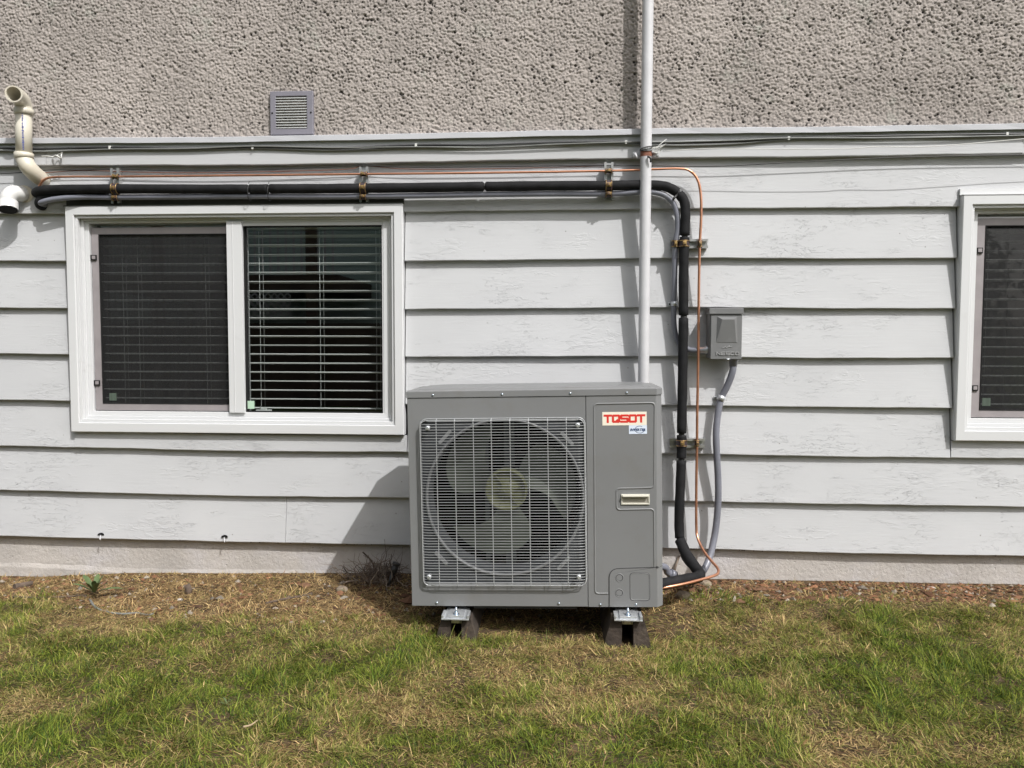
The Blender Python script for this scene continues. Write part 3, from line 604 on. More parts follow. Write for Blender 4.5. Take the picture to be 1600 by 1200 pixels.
# ---- black insulated line
DB = .0585+RB+.002
def path(l, n=8): return spline([W(*p) for p in l], n)
t = thing('insulated_pipe', 'thick black foam covered pipe running across the siding and down to the outdoor unit', 'pipe', tuple(W(1066, 692, .05)))
segs = [[(70, 303, -.02), (61, 303, .03), (57, 301, .062), (66, 297.5, .082), (90, 296, DB), (182, 295, DB), (300, 295.5, DB), (388, 295.5, DB)],
        [(390.5, 295.5, DB), (419, 295.3, DB)], [(421.5, 295, DB), (500, 294.8, DB), (569, 294, DB), (660, 293, DB), (756, 291.5, DB)],
        [(758.5, 291.5, DB), (850, 290.5, DB), (951, 290, DB), (1000, 289, .075), (1030, 290, .075), (1045, 293, .077), (1059, 301, .078)],
        [(1060.5, 302.5, .078), (1069, 315, DB), (1071, 335, DB), (1070, 368, DB)], [(1070, 370.5, DB), (1069, 385, DB), (1068, 440, DB), (1068, 493, DB)],
        [(1068, 496.5, DB), (1067, 560, DB), (1066, 620, DB), (1065, 677, DB)], [(1065, 680, DB), (1065, 700, DB), (1064.5, 716, DB)],
        [(1064.5, 719.5, DB), (1063, 760, .09), (1061, 810, .10), (1062, 841, .11)],
        [(1062.5, 844, .112), (1072, 865, .16), (1086, 886, .22), (1093, 896, .25), (1090, 902, .29), (1070, 906, .34), (1045, 911, .38), (1015, 916, .42)]]
for k, s_ in enumerate(segs):
    pts = path(s_, 6); rr_ = [RB*(1+.02*math.sin(i*1.3+k)) for i in range(len(pts))]
    if k == 9: rr_ = [r*1.12 for r in rr_]
    if k > 0: pts = [pts[0]]+[pts[0]+(pts[1]-pts[0])*.12]+pts[1:]; rr_ = [rr_[0]*.80]+rr_
    if k < 9: pts = pts[:-1]+[pts[-1]+(pts[-2]-pts[-1])*.12, pts[-1]]; rr_ = rr_+[rr_[-1]*.80]
    mb = MB(); mb.tube(pts, rr_, 18); mb.build('insulation_sleeve', M['foam'], t)
mb = MB()
for s_ in segs[:-1]: pass
allp = [p for s_ in segs for p in s_]; mb.tube(path(allp, 4), RB*.66, 10); mb.build('inner_line', M['black'], t)
for px in (389.5, 420.5):
    c = W(px, 300, DB); mb = MB(); pts = [(c.x+.002*math.sin(a), -DB+.010+.036*math.cos(a)*.8, c.z-.001+.035*math.sin(a)) for a in np.linspace(0, 2*math.pi, 20)]; mb.tube(pts, .0018, 5, False); mb.tube([(c.x+.002, -DB-.012, c.z+.033), (c.x+.006, -DB-.012, c.z+.044)], .0013, 4); mb.build('cable_tie', M['black'], t)
mb = MB(); c = W(1056, 311, .08); mb.tube([W(1059, 303, .09), W(1053, 310, .10), W(1051, 313, .10)], [.004, .006, .003], 5); mb.build('tape_end', M['black'], t)
t = thing('insulated_pipe', 'short end of a second black foam pipe entering the wall at the far left', 'pipe', tuple(W(62, 322, 0)))
mb = MB(); mb.tube(path([(78, 324, -.02), (70, 323, .02), (62, 320, .055), (64, 312, .065), (80, 305, .058), (120, 303, .052), (166, 302, .050)], 6), .0195, 16); mb.build('insulation_sleeve', M['foam'], t)
# ---- grey flexible conduit along the run, to the switch box
DF = .0585+RF+.002
t = thing('flexible_conduit', 'grey flexible conduit under the black pipe ending at the switch box', 'conduit', tuple(W(1107, 546, .06)))
mb = MB(); mb.tube(path([(70, 320, .04), (64, 317, .085), (78, 312.5, .09), (100, 309.5, .085), (135, 307.8, DF), (182, 308.5, DF), (300, 307.5, DF), (400, 307, DF), (500, 307.5, DF), (569, 307, DF), (650, 306, DF), (760, 304, DF), (860, 303, DF), (951, 303, DF), (1000, 300, DF), (1022, 300.5, DF), (1040, 306, DF), (1052, 318, DF), (1058, 337, DF), (1059, 358, DF), (1055.5, 381, DF), (1054.5, 400, .065), (1054, 440, .06), (1053, 475, .052), (1053, 505, .045), (1057, 528, .045), (1066, 541, .045), (1078, 546.5, .052), (1092, 547, .06), (1104, 546, .06)], 8), RF, 14); mb.build('conduit', M['flex'], t)
mb = MB(); mb.tube([W(1093, 547, .06), W(1101, 546.5, .06), W(1102, 546.5, .06), W(1109, 546, .06)], [.014, .014, .0175, .0175], 14); mb.build('connector', M['steel'], t)
mb = MB(); mb.tube([W(1053.5, 471, .052), W(1053.5, 478, .052)], RF+.0016, 14); c = W(1047, 475, .05); mb.box((c.x-.008, -.042, c.z-.008), (c.x+.012, -.036, c.z+.008), .001); mb.build('strap', M['steel'], t); screw_head(c.x-.001, -.042, c.z, .004, t, M['gasket'])
# ---- copper tube
DC = .0585+RC+.004
t = thing('copper_tube', 'thin bare copper tube above the black pipe, bending down to the outdoor unit', 'pipe', tuple(W(1090, 692, .06)))
mb = MB(); mb.tube(path([(58, 298, .03), (62, 290, .06), (69, 281, DC), (82, 277, DC), (120, 276, DC), (182, 276, DC), (380, 274, DC), (569, 272, DC), (760, 270, DC), (951, 267, DC), (1020, 264.5, DC), (1060, 263.5, DC), (1078, 267, DC), (1090, 281, DC), (1095, 305, DC), (1095.5, 340, DC), (1093.5, 381, DC), (1092, 450, DC), (1091, 560, DC), (1089.5, 640, DC), (1089, 692, DC), (1088, 760, DC), (1088, 820, .075), (1090, 840, .09), (1099, 860, .14), (1112, 877, .19), (1120, 886, .22), (1122.5, 893, .25), (1117, 899, .28), (1090, 907, .34), (1060, 914, .39), (1015, 922, .43)], 8), [.0050 if k_ < 96 else .0058 for k_ in range(31*8+1)], 10); mb.build('tube', M['copper'], t)

# ---- switch box
bx0, bx1, bz0, bz1 = rect(1108.5, 484, 1159.5, 560, .11)
t = thing('switch_box', 'grey metal electrical disconnect box with raised front on the siding right of the copper tube', 'electrical box', ((bx0+bx1)/2, -.03, bz0))
mb = MB(); mb.box((bx0, -.105, bz0), (bx1, -.028, bz1), .003); mb.build('box_body', M['boxgrey'], t)
mb = MB(); mb.box((bx0+.004, -.112, bz0-.003), (bx1+.001, -.1055, bz1-.020), .0018); mb.build('cover', M['boxgrey'], t)
mb = MB(); mb.box((bx0-.005, -.118, bz1-.018), (bx1+.005, -.026, bz1+.006), .0022); mb.build('hood', M['boxgrey'], t)
bw, bh = bx1-bx0, bz1-bz0
def bp(u, v): return (bx0+bw*u, bz0+bh*v)
o4 = [bp(.22, .86), bp(.84, .86), bp(.88, .32), bp(.20, .32)]; i4 = [bp(.36, .80), bp(.74, .80), bp(.83, .335), bp(.28, .335)]
mb = MB(); mb.add([(x, -.1122, z) for x, z in o4]+[(x, -.128, z) for x, z in i4[:2]]+[(x, -.1135, z) for x, z in i4[2:]], [(4, 5, 6, 7), (0, 1, 5, 4), (1, 2, 6, 5), (2, 3, 7, 6), (3, 0, 4, 7)]); mb.build('raised_panel', M['boxgrey'], t)
def strokes(mb, glyph, x0, z0, w, h, th, y0, y1):
    for si, (ax, az, bx_, bz_) in enumerate(glyph):
        y0 -= .00006
        a = Vector((x0+ax*w, 0, z0+az*h)); b = Vector((x0+bx_*w, 0, z0+bz_*h)); d = (b-a); l = d.length; d.normalize(); n = Vector((-d.z, 0, d.x))*(th/2); a = a-d*(th*.5); b = b+d*(th*.5)
        p = [a+n, b+n, b-n, a-n]; mb.add([(q.x, y0, q.z) for q in p]+[(q.x, y1, q.z) for q in p], [(0, 1, 2, 3), (7, 6, 5, 4), (0, 4, 5, 1), (1, 5, 6, 2), (2, 6, 7, 3), (3, 7, 4, 0)])
GL = {'T': [(0, 1, 1, 1), (.5, 0, .5, 1)], 'O': [(.12, 0, .88, 0), (1, .12, 1, .88), (.88, 1, .12, 1), (0, .88, 0, .12)], 'Q': [(.12, 0, .88, 0), (1, .12, 1, .88), (.88, 1, .12, 1), (0, .88, 0, .12), (.70, .22, .86, .04)],
      'S': [(1, 1, .1, 1), (0, .9, 0, .6), (.1, .5, .9, .5), (1, .4, 1, .1), (.9, 0, 0, 0)], 'N': [(0, 0, 0, 1), (0, 1, 1, 0), (1, 0, 1, 1)], 'E': [(0, 0, 0, 1), (0, 1, 1, 1), (0, .5, .9, .5), (0, 0, 1, 0)], 'C': [(1, 1, .1, 1), (0, .9, 0, .1), (.1, 0, 1, 0)]}
mb = MB(); x, z = bp(.22, .075); lw = .0135
for k, ch in enumerate('NESCO'): strokes(mb, GL[ch], x+k*.0195, z, lw, .0115, .0032, -.1150, -.1115)
mb.build('lettering', M['boxemb'], t)
mb = MB(); x, z = bp(.40, .215); strokes(mb, [(0, 0, .32, .5), (.32, .5, .45, .15), (.45, .15, .75, 1), (.75, 1, .70, .55), (.70, .55, 1, .55)], x, z, .038, .010, .0024, -.1140, -.1115); mb.build('emblem', M['boxemb'], t)
c = W(1137, 560, .11); mb = MB(); mb.tube([(c.x-.006, -.112, c.z), (c.x, -.114, c.z-.005), (c.x+.008, -.112, c.z-.001)], .003, 6); mb.build('hasp', M['steel'], t)
# ---- conduit from the box down to the unit
t = thing('flexible_conduit', 'grey flexible conduit hanging from the underside of the switch box to the ground', 'conduit', tuple(W(1146, 560, .07)))
mb = MB(); mb.tube([W(1146.5, 558, .075), W(1146.5, 563, .075), W(1146, 563.5, .075), W(1145.5, 572, .075)], [.020, .020, .0165, .016], 14); mb.build('connector', M['flex'], t)
mb = MB(); mb.tube(path([(1146, 569, .075), (1144, 583, .075), (1136, 604, .065), (1127, 622, .055), (1122, 645, .06), (1119, 675, .07), (1120, 710, .075), (1122, 750, .075), (1122, 785, .075), (1119, 820, .08), (1115, 845, .09), (1108, 873, .12), (1098, 893, .16), (1086, 903, .20), (1070, 909, .25), (1040, 913, .33)], 7), .0145, 14); mb.build('conduit', M['flex'], t)
mb = MB(); a, b = W(1128.5, 618.5, .057), W(1125.5, 625.5, .057); mb.tube([a, b], .0165, 12); c = W(1119, 622, .05); mb.box((c.x-.008, -.040, c.z-.007), (c.x+.018, -.034, c.z+.007), .001); mb.build('strap', M['steel'], t); screw_head(c.x-.002, -.040, c.z, .004, t, M['gasket'])
# ---- small pipe fitting and thin wire by the foundation
t = thing('hose_fitting', 'small grey curved drain fitting behind the right corner of the outdoor unit', 'fitting', tuple(W(1045, 890, .15)))
mb = MB(); mb.tube(path([(1030, 884, .2), (1040, 887, .18), (1043, 894, .17), (1049, 897, .16)], 6), .015, 12); mb.build('elbow', M['flex'], t)
mb = MB(); mb.tube([W(1047, 896, .165), W(1054, 899, .15)], .020, 12); mb.build('collar', M['flex'], t)
mb = MB(); mb.tube(path([(1062, 853, .09), (1064, 868, .11), (1073, 883, .15), (1086, 892, .2)], 6), .0028, 6); tag(mb.build('thin_wire', M['black']), 'thin black wire looping beside the bend of the black pipe', 'wire')
mb = MB(); mb.tube([W(1062, 868, .012), W(1051, 897, .03)], .0045, 7); tag(mb.build('thin_rod', M['twig']), 'short brown rod leaning on the foundation behind the black pipe', 'rod')

# ---- cables along the trim
def flz(px): return float(np.interp(px, [0, 400, 1150, 1400, 1600], [229, 228, 216, 209, 207.3]))
def cable(name, label, m_, r, pts, d, clips=(), cat='cable', jit=.0):
    t = thing(name, label, cat, tuple(W(*pts[0], d)))
    P3 = [W(x, y, d+random.uniform(-jit, jit)) for x, y in pts]; mb = MB(); mb.tube(spline(P3, 6), r, 8); mb.build('cable', m_, t)
    for px, py in clips:
        c = W(px, py, d); mb = MB(); mb.box((c.x-.005, -d-.006, c.z-.007), (c.x+.005, -.040, c.z+.007), .0015); mb.tube([(c.x, -d-.003, c.z-.006), (c.x, -d-.009, c.z-.006)], .003, 7); mb.build('cable_clip', M['whitecable'], t)
    return t
CX = [-60, 0, 60, 172, 290, 395, 520, 650, 760, 870, 978, 1060, 1150, 1232, 1400, 1573, 1680]
offs = [3, 2.5, 4, 2, 4.5, 2.5, 5.5, 3, 4.5, 2.5, 3.5, 6, 5, 2.5, 3, 2, 2.5]
cable('black_cable', 'black cable clipped along the trim just under the white flashing', M['black'], .0048, [(x, flz(x)+o) for x, o in zip(CX, offs)], .051, [(x, flz(x)+o) for x, o in zip(CX, offs) if x in (172, 395, 650, 978, 1232, 1573)])
cable('grey_cable', 'grey cable sagging just below the black cable under the flashing', M['greycable'], .0042, [(x, flz(x)+o+2.6+1.4*math.sin(x*.013)) for x, o in zip(CX, offs)], .050, jit=.001)
cable('grey_cable', 'thinner pale grey cable crossing over the black one under the flashing', M['greycable'], .0032, [(x, flz(x)+o+1.0+3.0*math.sin(x*.009+1)) for x, o in zip(CX, offs)], .057, jit=.001)
trz = lambda px: float(np.interp(px, [0, 400, 1150, 1400, 1600], [262, 260.5, 250.3, 245, 242]))
cable('thin_black_wire', 'thin black wire along the lower edge of the trim band', M['black'], .0020, [(x, trz(x)+o) for x, o in zip([-60, 0, 30, 75, 130, 190, 280, 380, 480, 560, 640, 760, 900, 1010, 1120, 1250, 1400, 1600, 1700], [8, 9, 8, 4, 4, 3, 6, 5.5, 3, .5, 4, 5, 5, 7, 9, 5, 1, 0, 0])], .047, cat='wire')
cable('thin_white_wire', 'loose thin white wire hanging across the right half of the trim band', M['whitecable'], .0016, [(1035, 236), (1120, 232), (1230, 233), (1330, 232), (1370, 229), (1440, 229.5), (1520, 224), (1600, 217), (1700, 210)], .13, cat='wire')
cable('thin_brown_wire', 'very thin brown wire under the thin black one above the copper tube', M['rust'], .0016, [(x, trz(x)+o) for x, o in zip([60, 130, 220, 300, 420, 540, 569, 640, 780, 951], [9, 5, 8, 9, 8, 6, 1, 7, 8, 6])], .044, cat='wire')
# broken twig like hook on the trim
t = thing('wire_hook', 'small twisted white wire hook on the trim beside the cream vent pipe', 'hook', tuple(W(90, 243, .05)))
mb = MB(); mb.tube(path([(65, 244, .075), (75, 244, .08), (84, 245, .07), (92, 241, .06), (97, 239, .09)], 5), .0022, 6).tube(path([(82, 246, .05), (88, 243, .08), (95, 247, .07), (96, 240, .05)], 5), .0035, 6); mb.build('hook', M['whitecable'], t)
# two old clips at the bottom board
for px, py, lab in ((158, 836, 'small rusty half round clip under the bottom board, left of two'), (351, 839.5, 'small rusty half round clip under the bottom board, right of two')):
    c = W(px, py, .036); t = thing('siding_clip', lab, 'clip', (c.x, -.034, c.z), 'old clips under the bottom board'); mb = MB()
    pts = [(c.x+.015*math.cos(a), -.036-.012*math.sin(a), c.z+.011*math.sin(a)) for a in np.linspace(0, math.pi, 9)]
    mb.prism([(p[0], p[2]) for p in pts], -.040, -.035); mb.build('plate', M['gasket'], t)
    mb = MB(); mb.tube([(c.x, -.04, c.z), (c.x+.006, -.055, c.z-.014), (c.x+.006, -.05, c.z-.02)], .0028, 6); mb.build('tab', M['pipe_white'], t)
# small nails in the siding
mb = MB()
for k in range(60):
    r = random.randrange(1, 8); x = random.uniform(-2.5, 2.4); z = ZB[r]+random.uniform(.02, .03)
    if any(w[0]-.02 < x < w[1]+.02 for w in (WA, WB)) and r < 6: continue
    mb.tube([(x, -.030, z), (x, -.0335, z)], .0024, 6)
tag(mb.build('nail_heads', M['trim'], house), kind='stuff')

# ================================================================== OUTDOOR UNIT
DFR = .63; U = 1/2.727/ (F_PX/(3.4-DFR))*1.0      # metres per unit of the measuring grid
p0 = W(643.8, 946.7, DFR); AL = math.radians(1.12)
ROT = Matrix.Translation(p0) @ Matrix.Rotation(-AL, 4, 'Y')
UX = (W(1038, 948, DFR).x-W(644, 948, DFR).x)/(1140-65)*.998; U = (W(800, 620, DFR).z-W(800, 948, DFR).z)/(328*2.727)
AW, AH, AD = 1075*UX, 893*U, .36
ac = bpy.data.objects.new('outdoor_unit', None); COL.objects.link(ac); ac.matrix_world = ROT; OFF[ac.name] = Vector()
tag(ac, 'grey outdoor heat pump unit with fan grille standing on the grass beside the wall', 'air conditioner')
def ap(name, mb, m_, parent=None): return mb.build(name, m_, parent or ac, off=(0, 0, 0))
def lx(zx, zy=550): return (zx-(43+(zy-108)*.0235))*UX
def lz(zy, zx=500): return (1000+(zx-65)*.0065-zy)*U
SPX = 757*UX; GX0, GX1, GZ0, GZ1 = 52*UX, 754*UX, 92*U, 803*U
ccx, ccz, cr_ = lx(462, 535), lz(536, 462), 333*U
# front panel with circular opening: polygon ring
def ring_face(outer, cx, cz, r, y, seg=64):
    vs = []; fs = []
    x0, x1, z0, z1 = outer
    for k in range(seg):
        a = 2*math.pi*k/seg; dx, dz = math.cos(a), math.sin(a)
        ts = [((x1 if dx > 0 else x0)-cx)/dx if abs(dx) > 1e-9 else 1e9, ((z1 if dz > 0 else z0)-cz)/dz if abs(dz) > 1e-9 else 1e9]
        t_ = min(ts); vs += [(cx+dx*r, y, cz+dz*r), (cx+dx*t_, y, cz+dz*t_)]
    for k in range(seg):
        q = (k+1) % seg; fs.append((2*k, 2*k+1, 2*q+1, 2*q))
    # corner triangles
    cs = [(x1, z1), (x0, z1), (x0, z0), (x1, z0)]
    for cxx, czz in cs:
        a = math.atan2(czz-cz, cxx-cx) % (2*math.pi); k = int(a/(2*math.pi)*seg); q = (k+1) % seg; n = len(vs); vs.append((cxx, y, czz)); fs.append((2*k+1, n, 2*q+1))
    return vs, fs
mb = MB(); rx = (GX0+.004, GX1-.004, GZ0+.006, GZ1-.006)
# frame around the recess
frame_ring(mb, (0, SPX-.0008, 0, AH), rx, 0, .012, .0012)
ap('front_panel', mb, M['ac'])
mb = MB(); vs, fs = ring_face(rx, ccx, ccz, cr_, .010); mb.add(vs, fs)
seg = 64; prof = [(cr_-.004, .004), (cr_-.006, .03), (cr_-.006, .12)]
vs = []; 
for r, y in prof: vs += [(ccx+r*math.cos(2*math.pi*k/seg), y, ccz+r*math.sin(2*math.pi*k/seg)) for k in range(seg)]
fs = [(i*seg+k, i*seg+(k+1) % seg, (i+1)*seg+(k+1) % seg, (i+1)*seg+k) for i in range(len(prof)-1) for k in range(seg)]; mb.add(vs, fs, True)
ap('fan_orifice', mb, M['ac_in'])
prof = [(cr_+.003, .0105), (cr_+.004, .002), (cr_, -.001), (cr_-.005, .001), (cr_-.006, .010)]; vs = []; mb = MB()
for r, y in prof: vs += [(ccx+r*math.cos(2*math.pi*k/seg), y, ccz+r*math.sin(2*math.pi*k/seg)) for k in range(seg)]
mb.add(vs, [(i*seg+k, i*seg+(k+1) % seg, (i+1)*seg+(k+1) % seg, (i+1)*seg+k) for i in range(len(prof)-1) for k in range(seg)], True); ap('orifice_rim', mb, M['rim'])
for zx, zy, s_ in ((205, 275, 1), (725, 290, -1), (190, 795, -1), (715, 820, 1)):
    cxx, czz = lx(zx, zy), lz(zy, zx); L2 = 34*U; w2 = 7*U; d = Vector((math.cos(math.radians(47)), 0, s_*math.sin(math.radians(47)))); n = Vector((-d.z, 0, d.x)); c = Vector((cxx, 0, czz))
    pp = [c-d*L2+n*w2, c+d*L2+n*w2, c+d*(L2+w2*.6), c+d*L2-n*w2, c-d*L2-n*w2, c-d*(L2+w2*.6)]
    mb = MB(); mb.prism([(p.x, p.z) for p in pp], .003, .0102); ap('embossed_rib', mb, M['rib'])
# cabinet body behind
ch = .03
def plan(x0, x1, y0, y1): return [(x0, y0), (x1-.012, y0), (x1, y0+.020), (x1, y1-ch), (x1-ch, y1), (x0+ch, y1), (x0, y1-ch)]
def extrude_plan(mb, poly, z0, z1):
    n = len(poly); mb.add([(x, y, z0) for x, y in poly]+[(x, y, z1) for x, y in poly], [tuple(range(n)), tuple(range(2*n-1, n-1, -1))]+[(i, (i+1) % n, (i+1) % n+n, i+n) for i in range(n)])
# body shell walls (left side, rear coil, right side) as thin panels
def wall_strip(mb, pts, z0, z1):
    n = len(pts); mb.add([(x, y, z0) for x, y in pts]+[(x, y, z1) for x, y in pts], [(i, i+1, i+1+n, i+n) for i in range(n-1)])
mb = MB(); wall_strip(mb, [(.0015, .0121), (.0015, AD-.06), (.05, AD-.01), (.06, AD-.01)], .0, AH); ap('side_panel', mb, M['ac'])
mb = MB(); wall_strip(mb, [(.06, AD-.012), (AW-.1, AD-.012)], .0, AH); ap('rear_coil', mb, M['coil'])
mb = MB(); bxx = [(0.02, AD-.05), (SPX, AD-.05)]; wall_strip(mb, bxx, .004, AH); wall_strip(mb, [(SPX-.004, .0135), (SPX-.004, AD-.05)], .0, AH)
mb.add([(.004, .0135, .003), (SPX, .0135, .003), (SPX, AD-.03, .003), (.004, AD-.03, .003)], [(0, 1, 2, 3)]); ap('coil', mb, M['coil'])
mb = MB(); extrude_plan(mb, [(.006, .014), (AW-.02, .014), (AW-.004, .03), (AW-.004, AD-.04), (AW-.04, AD-.006), (.05, AD-.006), (.006, AD-.055)], -.004, .0025); ap('base_pan', mb, M['ac'])
mb = MB(); mb.box((265*U, .012, -.012), (705*U, .05, -.0042)); ap('base_rail', mb, M['ac_dark'])
# lid
mb = MB(); e = .003
lp = [(-e, -e), (AW-.020, -e), (AW+e, .022), (AW+e, AD-ch), (AW-ch, AD+e), (.055, AD+e), (-e, AD-.05)]
n = len(lp); cxm, cym = AW/2, AD/2
def inset(s_): return [(x+(cxm-x)/abs(cxm-x+1e-9)*s_, y+(cym-y)/abs(cym-y+1e-9)*s_) for x, y in lp]
lv = [(x, y, AH+.001) for x, y in lp]+[(x, y, AH+.0225) for x, y in lp]+[(x, y, AH+.0255) for x, y in inset(.003)]+[(x, y, AH+.0255) for x, y in inset(.035)]+[(x, y, AH+.032) for x, y in inset(.045)]
fs = [(r*n+i, r*n+(i+1) % n, (r+1)*n+(i+1) % n, (r+1)*n+i) for r in range(4) for i in range(n)]+[tuple(range(4*n, 5*n)), tuple(range(n-1, -1, -1))]
mb.add(lv, fs); lid = ap('lid', mb, M['ac'])
for zx in (155, 449, 736, 971): 
    x, z = lx(zx, 95), AH+.010; mb = MB(); mb.tube([(x, -e+.0005, z), (x, -e-.002, z), (x, -e-.0034, z)], [.0045, .0042, .0022], 8); ap('screw', mb, M['bolt'], lid)
# service panel (right)
mb = MB(); wall_strip(mb, [(SPX+.0012, .012), (SPX+.0012, .001), (SPX+.002, 0), (AW-.024, 0), (AW-.021, .0008), (AW, .024), (AW, AD-.05), (AW-.04, AD-.01), (AW-.11, AD-.01)], 0, AH); sp_panel = ap('service_panel', mb, M['ac'])
def groove(pts, hw, name, m_, par, y0=-.0004, hgt=.0016, closed=False):
    """raised bead following pts (x,z)"""
    mb = MB(); P = [Vector((x, 0, z)) for x, z in pts]; n = len(P); vs = []
    for i in range(n):
        a = P[(i-1) % n] if closed else P[max(i-1, 0)]; b = P[(i+1) % n] if closed else P[min(i+1, n-1)]
        d = (b-a).normalized(); nn = Vector((-d.z, 0, d.x)); 
        for s_, yy in ((1, 0), (.35, -hgt), (-.35, -hgt), (-1, 0)): q = P[i]+nn*hw*s_; vs.append((q.x, y0+yy, q.z))
    m = n if closed else n-1
    mb.add(vs, [(i*4+k, ((i+1) % n)*4+k, ((i+1) % n)*4+k+1, i*4+k+1) for i in range(m) for k in range(3)], True); return ap(name, mb, m_, par)
def LXZ(zx, zy): return (lx(zx, zy), lz(zy, zx))
def rounded(pts, r=9*1.0, n=4):
    out = []
    for i, p in enumerate(pts):
        if i == 0 or i == len(pts)-1: out.append(p); continue
        a, b, c = Vector((*pts[i-1], 0)), Vector((*p, 0)), Vector((*pts[i+1], 0)); ra = min(r, (a-b).length*.45, (c-b).length*.45); p1 = b+(a-b).normalized()*ra; p2 = b+(c-b).normalized()*ra
        for k in range(n+1): t_ = k/n; q = p1*(1-t_)**2+b*2*t_*(1-t_)+p2*t_*t_; out.append((q.x, q.y))
    return out
emb = rounded([(905, 948), (850, 948), (836, 146), (1088, 146), (1091, 500), (934, 502), (936, 592), (1092, 590), (1098, 836)], 16)
groove([LXZ(*p) for p in emb], 3.6*U, 'embossed_outline', M['ac'], sp_panel, hgt=.0022)
emb_in = rounded([(905, 943), (856, 943), (842, 152), (1082, 152), (1085, 494), (928, 496), (930, 598), (1086, 596), (1092, 836)], 14)
# lower cover plate with its seam
seam = rounded([(911, 1003), (908, 842), (1118, 836)], 42, 8)
mb = MB(); poly = [LXZ(*p) for p in seam]; poly = poly+[(AW-.0245, lz(836, 1118)), (AW-.0245, .0008), (lx(911, 1003), .0008)]
vs_ = [(x, -.0016, z) for x, z in poly]; n = len(vs_); mb.prism([(x, z) for x, z in poly], -.0016, .0006); pl = ap('valve_cover', mb, M['ac'], sp_panel)
groove([LXZ(*p) for p in seam], 1.6*U, 'cover_seam', M['ac_dark'], sp_panel, y0=-.0017, hgt=.0004)
mb = MB(); mb.add([(AW-.0235, -.0008, lz(838, 1118)-.0008), (AW+.0006, .0238, lz(838, 1118)-.0008), (AW+.0006, .0238, lz(838, 1118)+.0006), (AW-.0235, -.0008, lz(838, 1118)+.0006)], [(0, 1, 2, 3)]); ap('cover_seam', mb, M['ac_dark'], sp_panel)
for zx, zy in ((952, 880), (952, 945)):
    c = LXZ(zx, zy); groove([(c[0]+14*U*math.cos(a), c[1]+14*U*math.sin(a)) for a in np.linspace(0, 2*math.pi, 24)[:-1]], 1.5*U, 'knockout', M['ac_dark'], pl, y0=-.0017, hgt=.0003, closed=True)
    groove([(c[0]+16*U*math.cos(a), c[1]+16*U*math.sin(a)) for a in np.linspace(0, 2*math.pi, 24)[:-1]], 1.6*U, 'knockout', M['ac'], pl, y0=-.0017, hgt=.0012, closed=True)
c0, c1 = LXZ(998, 978), LXZ(1078, 860); ko = rrect(c0[0], c0[1], c1[0], c1[1], 14*U); groove(ko, 1.3*U, 'knockout', M['ac_dark'], pl, y0=-.0017, hgt=.0003, closed=True)
ko = rrect(c0[0]+2*U, c0[1]+2*U, c1[0]-2*U, c1[1]-2*U, 12*U); groove(ko, 1.5*U, 'knockout', M['ac'], pl, y0=-.0017, hgt=.0010, closed=True)
c = W(0, 0, 0)
cc = LXZ(1112, 836); mb = MB(); mb.tube([(AW-.023, -.0008, cc[1]), (AW-.023, -.0028, cc[1])], .004, 8); ap('cover_notch', mb, M['ac_dark'], sp_panel)
# handle
h0, h1 = LXZ(955, 570), LXZ(1072, 527)
mb = MB(); frame_ring(mb, (h0[0], h1[0], h0[1], h1[1]), (h0[0]+5*U, h1[0]-5*U, h0[1]+6*U, h1[1]-6*U), -.0045, .0005, .0008); hd = ap('handle', mb, M['beige'], sp_panel)
mb = MB(); mb.add([(h0[0]+5*U, -.001, h0[1]+6*U), (h1[0]-5*U, -.001, h0[1]+6*U), (h1[0]-5*U, -.0006, h1[1]-6*U), (h0[0]+5*U, -.0006, h1[1]-6*U)], [(0, 1, 2, 3)]); ap('handle_shade', mb, M['beige_shade'], sp_panel)
# the recess is shown by a lip over a flat plate coloured with its shade
mb = MB(); mb.box((h0[0]+5*U, -.0155, h1[1]-9*U), (h1[0]-5*U, -.0045, h1[1]-3*U), .001); ap('handle_lip', mb, M['beige'], sp_panel)
# stickers
s0, s1 = LXZ(872, 237), LXZ(1055, 182)
mb = MB(); mb.box((s0[0], -.0009, s0[1]), (s1[0], -.0003, s1[1])); st1 = ap('brand_label', mb, M['label_w'], sp_panel)
mb = MB(); lw, lh, gap = (s1[0]-s0[0])*.140, (s1[1]-s0[1])*.46, (s1[0]-s0[0])*.188
for k, chh in enumerate('TQSOT'): strokes(mb, GL[chh], s0[0]+(s1[0]-s0[0])*.052+k*gap, s0[1]+(s1[1]-s0[1])*.27, lw, lh, .0078, -.00105, -.0008)
ap('lettering', mb, M['red'], sp_panel)
s0, s1 = LXZ(983, 274), LXZ(1057, 238.5)
mb = MB(); mb.box((s0[0], -.0009, s0[1]), (s1[0], -.0003, s1[1])); ap('inverter_label', mb, M['label_b'], sp_panel)
def text_part(body, size, x, y, z, m_, parent, name, shear=.3, width=None):
    cu = bpy.data.curves.new('txt', 'FONT'); cu.body = body; cu.size = size; cu.extrude = .0002; cu.offset = size*.045; cu.resolution_u = 3
    to = bpy.data.objects.new('txt', cu); COL.objects.link(to); dg = bpy.context.evaluated_depsgraph_get(); me = bpy.data.meshes.new_from_object(to.evaluated_get(dg)); bpy.data.objects.remove(to)
    xs_ = [v.co.x for v in me.vertices]; sc = (width/(max(xs_)-min(xs_))) if width else 1
    for v in me.vertices: px_, py_, pz_ = v.co; v.co = ((px_-min(xs_))*sc+py_*shear+x, -pz_+y, py_+z)
    me.materials.clear(); me.materials.append(m_); o = bpy.data.objects.new(name, me); COL.objects.link(o); o.parent = parent; OFF[o.name] = Vector(); return o
sw, sh_ = s1[0]-s0[0], s1[1]-s0[1]
